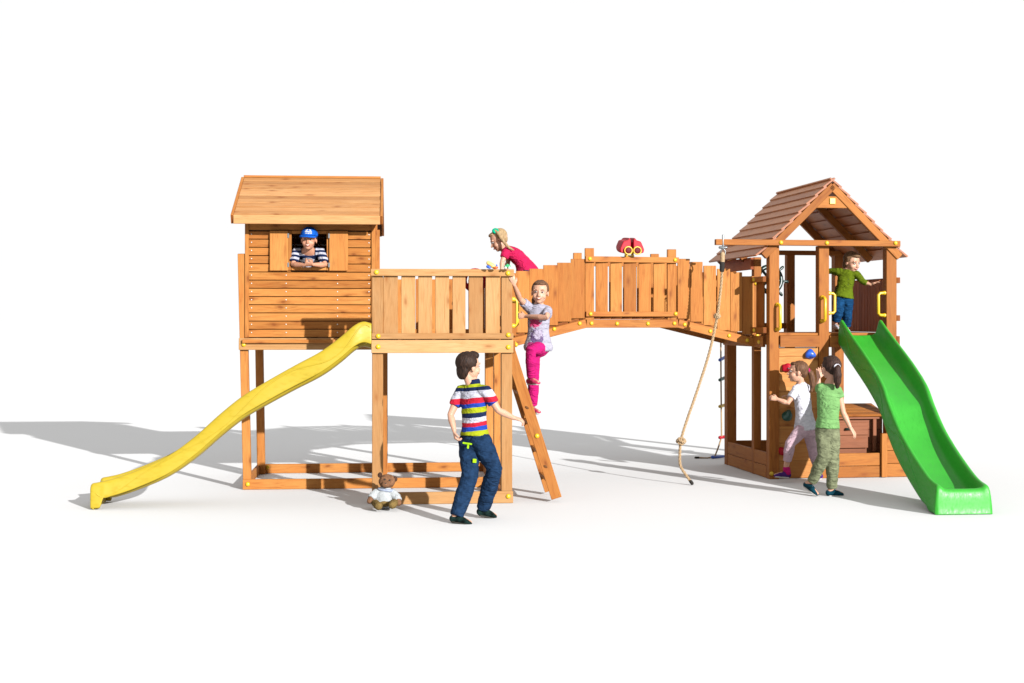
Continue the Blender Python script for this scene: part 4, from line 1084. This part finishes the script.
# white print on the cap front
m = MB()
def cp(x, z): 
    y_ = -.014 + .0975 * math.sqrt(max(0.02, 1 - (x / .083) ** 2 - (max(0, z - .03) / .088) ** 2)); return P(x, y_ + .002, z + .008)
for a_, b_, wz in (((-.034, .066), (.030, .066), .010), ((-.026, .080), (-.006, .086), .010), ((.004, .086), (.024, .078), .010), ((-.036, .052), (-.020, .051), .007), ((-.014, .051), (.002, .051), .007), ((.008, .051), (.028, .052), .007)):
    pts = [cp(a_[0] + (b_[0] - a_[0]) * t / 4, a_[1] + (b_[1] - a_[1]) * t / 4) for t in range(5)]
    m.tube(pts, [(wz * .55, .0015)] * 5, uz, 8)
m.build('print', 'white', cap_o, 0, gb0)

# ---- toddler in lime green at the top of the green slide
Yd = 13.2
td, tb0, G, P, sp, la = person('toddler in a lime green top standing at the top of the green slide', Yd,
    dict(head=(852, 262, -.02), sr=(837.5, 272, .02), sl=(857, 274.5, -.04), er=(831, 271, .06), wr=(823.5, 272.5, .10), el=(863.2, 281.8, -.08), wl=(870.5, 284.5, -.12),
         hr=(839, 297, 0), hl=(847, 297, 0), kr=(838, 311, -.05), kl=(847.5, 312, -.03), ar=(835.8, 322.5, -.02), al=(846.5, 328, 0), htr=(834.5, 327, 0), tor=(839.5, 327.5, -.10), htl=(846, 331, .02), tol=(848, 331.5, -.09)),
    fdir=(.52, -.80, -.30), hup=(.16, -.25, 1), hk=.93, k=.80, hair=('h_light', crop_hair(.4)), shirt=('lime', -.02, 1.55, .02, 'top'), pants=('jeans', 1.9, .012, .16, 'jeans'), shoes=('whitetee', 'wsole', 'sock'),
    hands={'l': ((1, -.1, .35), (.1, -.3, -1), (0, 0, 1), .15), 'r': ((-1, .2, -.1), (0, 1, 0), (0, 0, 1), .9)}, seed=21)
for z_ in (279.5, 284.5): blob(td, tb0, 'button', 'dsole', at(848.3, z_, Yd - .105), V((.004, 0, 0)), V((0, .004, 0)), V((0, 0, .004)))

# ---- girl in the white tee beside the climbing wall
Yw = 12.58
wg, wb0, G, P, sp, la = person('girl in a white tee and pale pink leggings stepping towards the climbing wall', Yw,
    dict(head=(797.6, 371.5, -.02), sl=(796.5, 389.5, -.09), sr=(806, 388, .08), el=(787.5, 403.2, -.12), wl=(777.6, 399.2, -.10), er=(800, 402, .14), wr=(791, 398, .15),
         hl=(802.5, 429, -.05), hr=(809, 428, .05), kl=(790.2, 443.5, -.08), al=(786, 468, -.04), htl=(788, 475.5, -.04), tol=(775.5, 475.0, -.06),
         kr=(812.5, 449, .04), ar=(817.5, 470, .08), htr=(820, 476.5, .09), tor=(810.5, 479.3, .06)),
    fdir=(-1, .12, .0), hup=(0, 0, 1), hk=.96, k=.92, hair=('h_brown', tail_hair(None, [(0, -.09, .015), (.0, -.125, -.01), (.0, -.14, -.07), (.0, -.142, -.13), (.0, -.13, -.19)], [.020, .026, .030, .026, .010])),
    shirt=('whitetee', -.02, .60, .022, 'tee_shirt'), pants=('palepink', 1.72, .004, .16, 'leggings'), shoes=('purple', 'wsole'),
    hands={'l': ((-1, .1, .25), (0, 1, -.2), (0, 0, 1), .9)}, seed=27)
m = MB(); m.tube([at(786.5, 468.8, Yw - .04), at(787.3, 472.8, Yw - .04)], .0335, seg=14); m.build('sock', 'magenta', wg, .0, wb0)
m = MB(); m.tube([P(math.cos(a) * .020, -.108, .008 + math.sin(a) * .020) for a in [q * 2 * math.pi / 10 for q in range(11)]], .009, seg=8); m.build('hair_tie', 'magenta', wg, 0, wb0)

# ---- girl in the mint tee seen from behind
Yc = 11.58
gg, gg0, G, P, sp, la = person('girl in a mint green tee and olive cargo trousers seen from behind beside the slide', Yc,
    dict(head=(830.6, 367.5, .0), sl=(820.2, 388, .01), sr=(838, 391.5, -.01), el=(818.2, 391, .19), wl=(818.8, 378.5, .20), er=(843.2, 412.5, -.02), wr=(850.4, 427.8, -.05),
         hl=(823.4, 430, .01), hr=(831.4, 430, -.01), kl=(824, 456, -.06), al=(811.8, 481.5, .06), htl=(806.3, 485.3, .10), tol=(817, 493.6, -.02),
         kr=(832.8, 459, -.02), ar=(831.8, 487.5, .02), htr=(829, 493.3, .02), tor=(842, 493.8, .03)),
    fdir=(-.30, .95, .02), hup=(0, 0, 1), hk=.99, k=.96, face=True, hair=('h_black', tail_hair(None, [(0, -.09, .03), (-.005, -.118, .0), (-.005, -.122, -.06), (.0, -.115, -.12), (.0, -.11, -.165)], [.022, .030, .036, .030, .012])),
    shirt=('mint', .05, .30, -.028, 'tee_shirt'), pants=('olive', 2.0, .007, .2, 'cargo_trousers'), shoes=('teal', 'wsole'),
    hands={'l': ((.1, .2, 1), (.2, 1, 0), (1, 0, 0), .25), 'r': ((.6, -.1, -.9), (-.5, .5, -.4), (0, 1, 0), .4)}, seed=33)
m = MB(); m.tube([P(math.cos(a) * .024 - .003, -.112, .012 + math.sin(a) * .018) for a in [q * 2 * math.pi / 10 for q in range(11)]], .009, seg=8); m.build('hair_tie', 'whitetee', gg, 0, gg0)

# ================================================================== teddy bear
Yt = 10.8
tbear = thing('teddy_bear', 'brown teddy bear in a pale knitted jumper sitting on the ground by the balcony post', 'teddy bear', (at(384, 509, Yt).x, Yt, 0)); t0 = V(tbear.location)
T = lambda px, py, d=0: at(px, py, Yt + d)
M['plush'] = plain('brown_plush', (.135, .066, .034), .95, .1, .35, 60, 1.0, 140); M['plush2'] = plain('olive_brown_plush', (.13, .085, .028), .95, .1, .35, 60, 1.0, 140)
M['plushd'] = plain('dark_plush', (.045, .022, .014), .95, .1, .3, 60, .8, 140); M['knit'] = plain('pale_knit', (.30, .315, .32), .95, .1, .14, 50, 1.0, 190); M['knitb'] = plain('blue_grey_knit', (.22, .25, .32), .95, .1, .14, 50, .8, 190)
px = 1 / 125.0
m = MB()
m.ell(T(387, 481.4), (8.2 * px, 0, 1.2 * px), (0, 7.2 * px, 0), (-1 * px, 0, 7.2 * px)); m.ell(T(385.8, 484.6, -.058), (4.2 * px, 0, 0), (0, 3.6 * px, 0), (0, 0, 3.3 * px))
m.ell(T(384.5, 499, .02), (8.5 * px, 0, 0), (0, 7 * px, 0), (0, 0, 9 * px))
m.tube([T(377.5, 492), T(372, 497, -.03), T(369.8, 501, -.05)], [3.4 * px, 3.0 * px, 2.9 * px]); m.tube([T(391, 492), T(397.5, 498, -.03), T(398.5, 503, -.05)], [3.4 * px, 3.2 * px, 3.0 * px])
put('body', evaluated('body', m, .005, 3, .5, .004, (90, 90, 90), t0, 2), 'plush', tbear)
m = MB(); m.ell(T(384.4, 503.2, -.03), (6.5 * px, 0, 0), (0, 6 * px, 0), (0, 0, 3.8 * px)); m.build('seat', 'plush2', tbear, 0, t0)
for p0, p1, p2 in (((381, 503.5, .0), (375, 503, -.06), (378.5, 506, -.17)), ((389, 503.5, .0), (395, 502.5, -.06), (392.5, 504.8, -.16))):
    m = MB(); m.tube([T(*p0), T(*p1), T(*p2)], [3.2 * px, 3.5 * px, 4.0 * px]); put('leg', evaluated('leg', m, .005, 3, .5, .004, (90, 90, 90), t0, 4), 'plush2', tbear)
m = MB(); m.ell(T(380.0, 475, .01), (2.4 * px, 0, .6 * px), (0, 1.5 * px, 0), (-.4 * px, 0, 2.7 * px)); m.build('ear', 'plushd', tbear, 0, t0)
m = MB(); m.ell(T(395.0, 479, .01), (2.2 * px, 0, 1.4 * px), (0, 1.5 * px, 0), (-1.2 * px, 0, 2.4 * px)); m.build('ear', 'plushd', tbear, 0, t0)
for p in ((384.8, 479.6, -.052), (389.4, 480.4, -.05)):
    m = MB(); m.ball(T(*p), .0085); m.build('eye', 'iris', tbear, 0, t0)
m = MB(); m.ell(T(385.6, 483.6, -.078), (1.5 * px, 0, 0), (0, .8 * px, 0), (0, 0, 1.0 * px)); m.build('nose', 'iris', tbear, 0, t0)
m = MB(); m.tube([T(385.5, 485, -.082), T(385.4, 486.3, -.08), T(383.8, 487.3, -.075)], .0028, seg=6); m.tube([T(385.4, 486.3, -.08), T(387.2, 487.3, -.075)], .0028, seg=6); m.build('mouth', 'iris', tbear, 0, t0)
m = MB(); m.tube([T(385.5, 489.8), T(384.8, 492.5), T(384.2, 497), T(384.2, 500.5), T(384.3, 502)], [(6.4 * px, 5 * px), (8 * px, 6.5 * px), (8.9 * px, 7.8 * px), (9.2 * px, 8.2 * px), (8.4 * px, 7.6 * px)], V((1, 0, 0)), 22)
m.tube([T(378, 492), T(373.5, 495.5, -.02), T(371, 498.2, -.04)], [4.4 * px, 4.2 * px, 3.8 * px], cap='flat'); m.tube([T(391, 492), T(396.5, 497, -.02), T(398.2, 500.5, -.04)], [4.4 * px, 4.3 * px, 3.9 * px], cap='flat')
jm = put('jumper', evaluated('jumper', m, .005, 3, .5, .005, (40, 40, 60), t0, 6), 'knit', tbear)
m = MB(); m.tube([T(386, 489.6) + V((math.cos(a) * 7.2 * px, math.sin(a) * 5.6 * px, -.006 * math.cos(a))) for a in [q * 2 * math.pi / 20 for q in range(21)]], .012, seg=8); m.build('collar', 'knitb', jm, 0, t0)
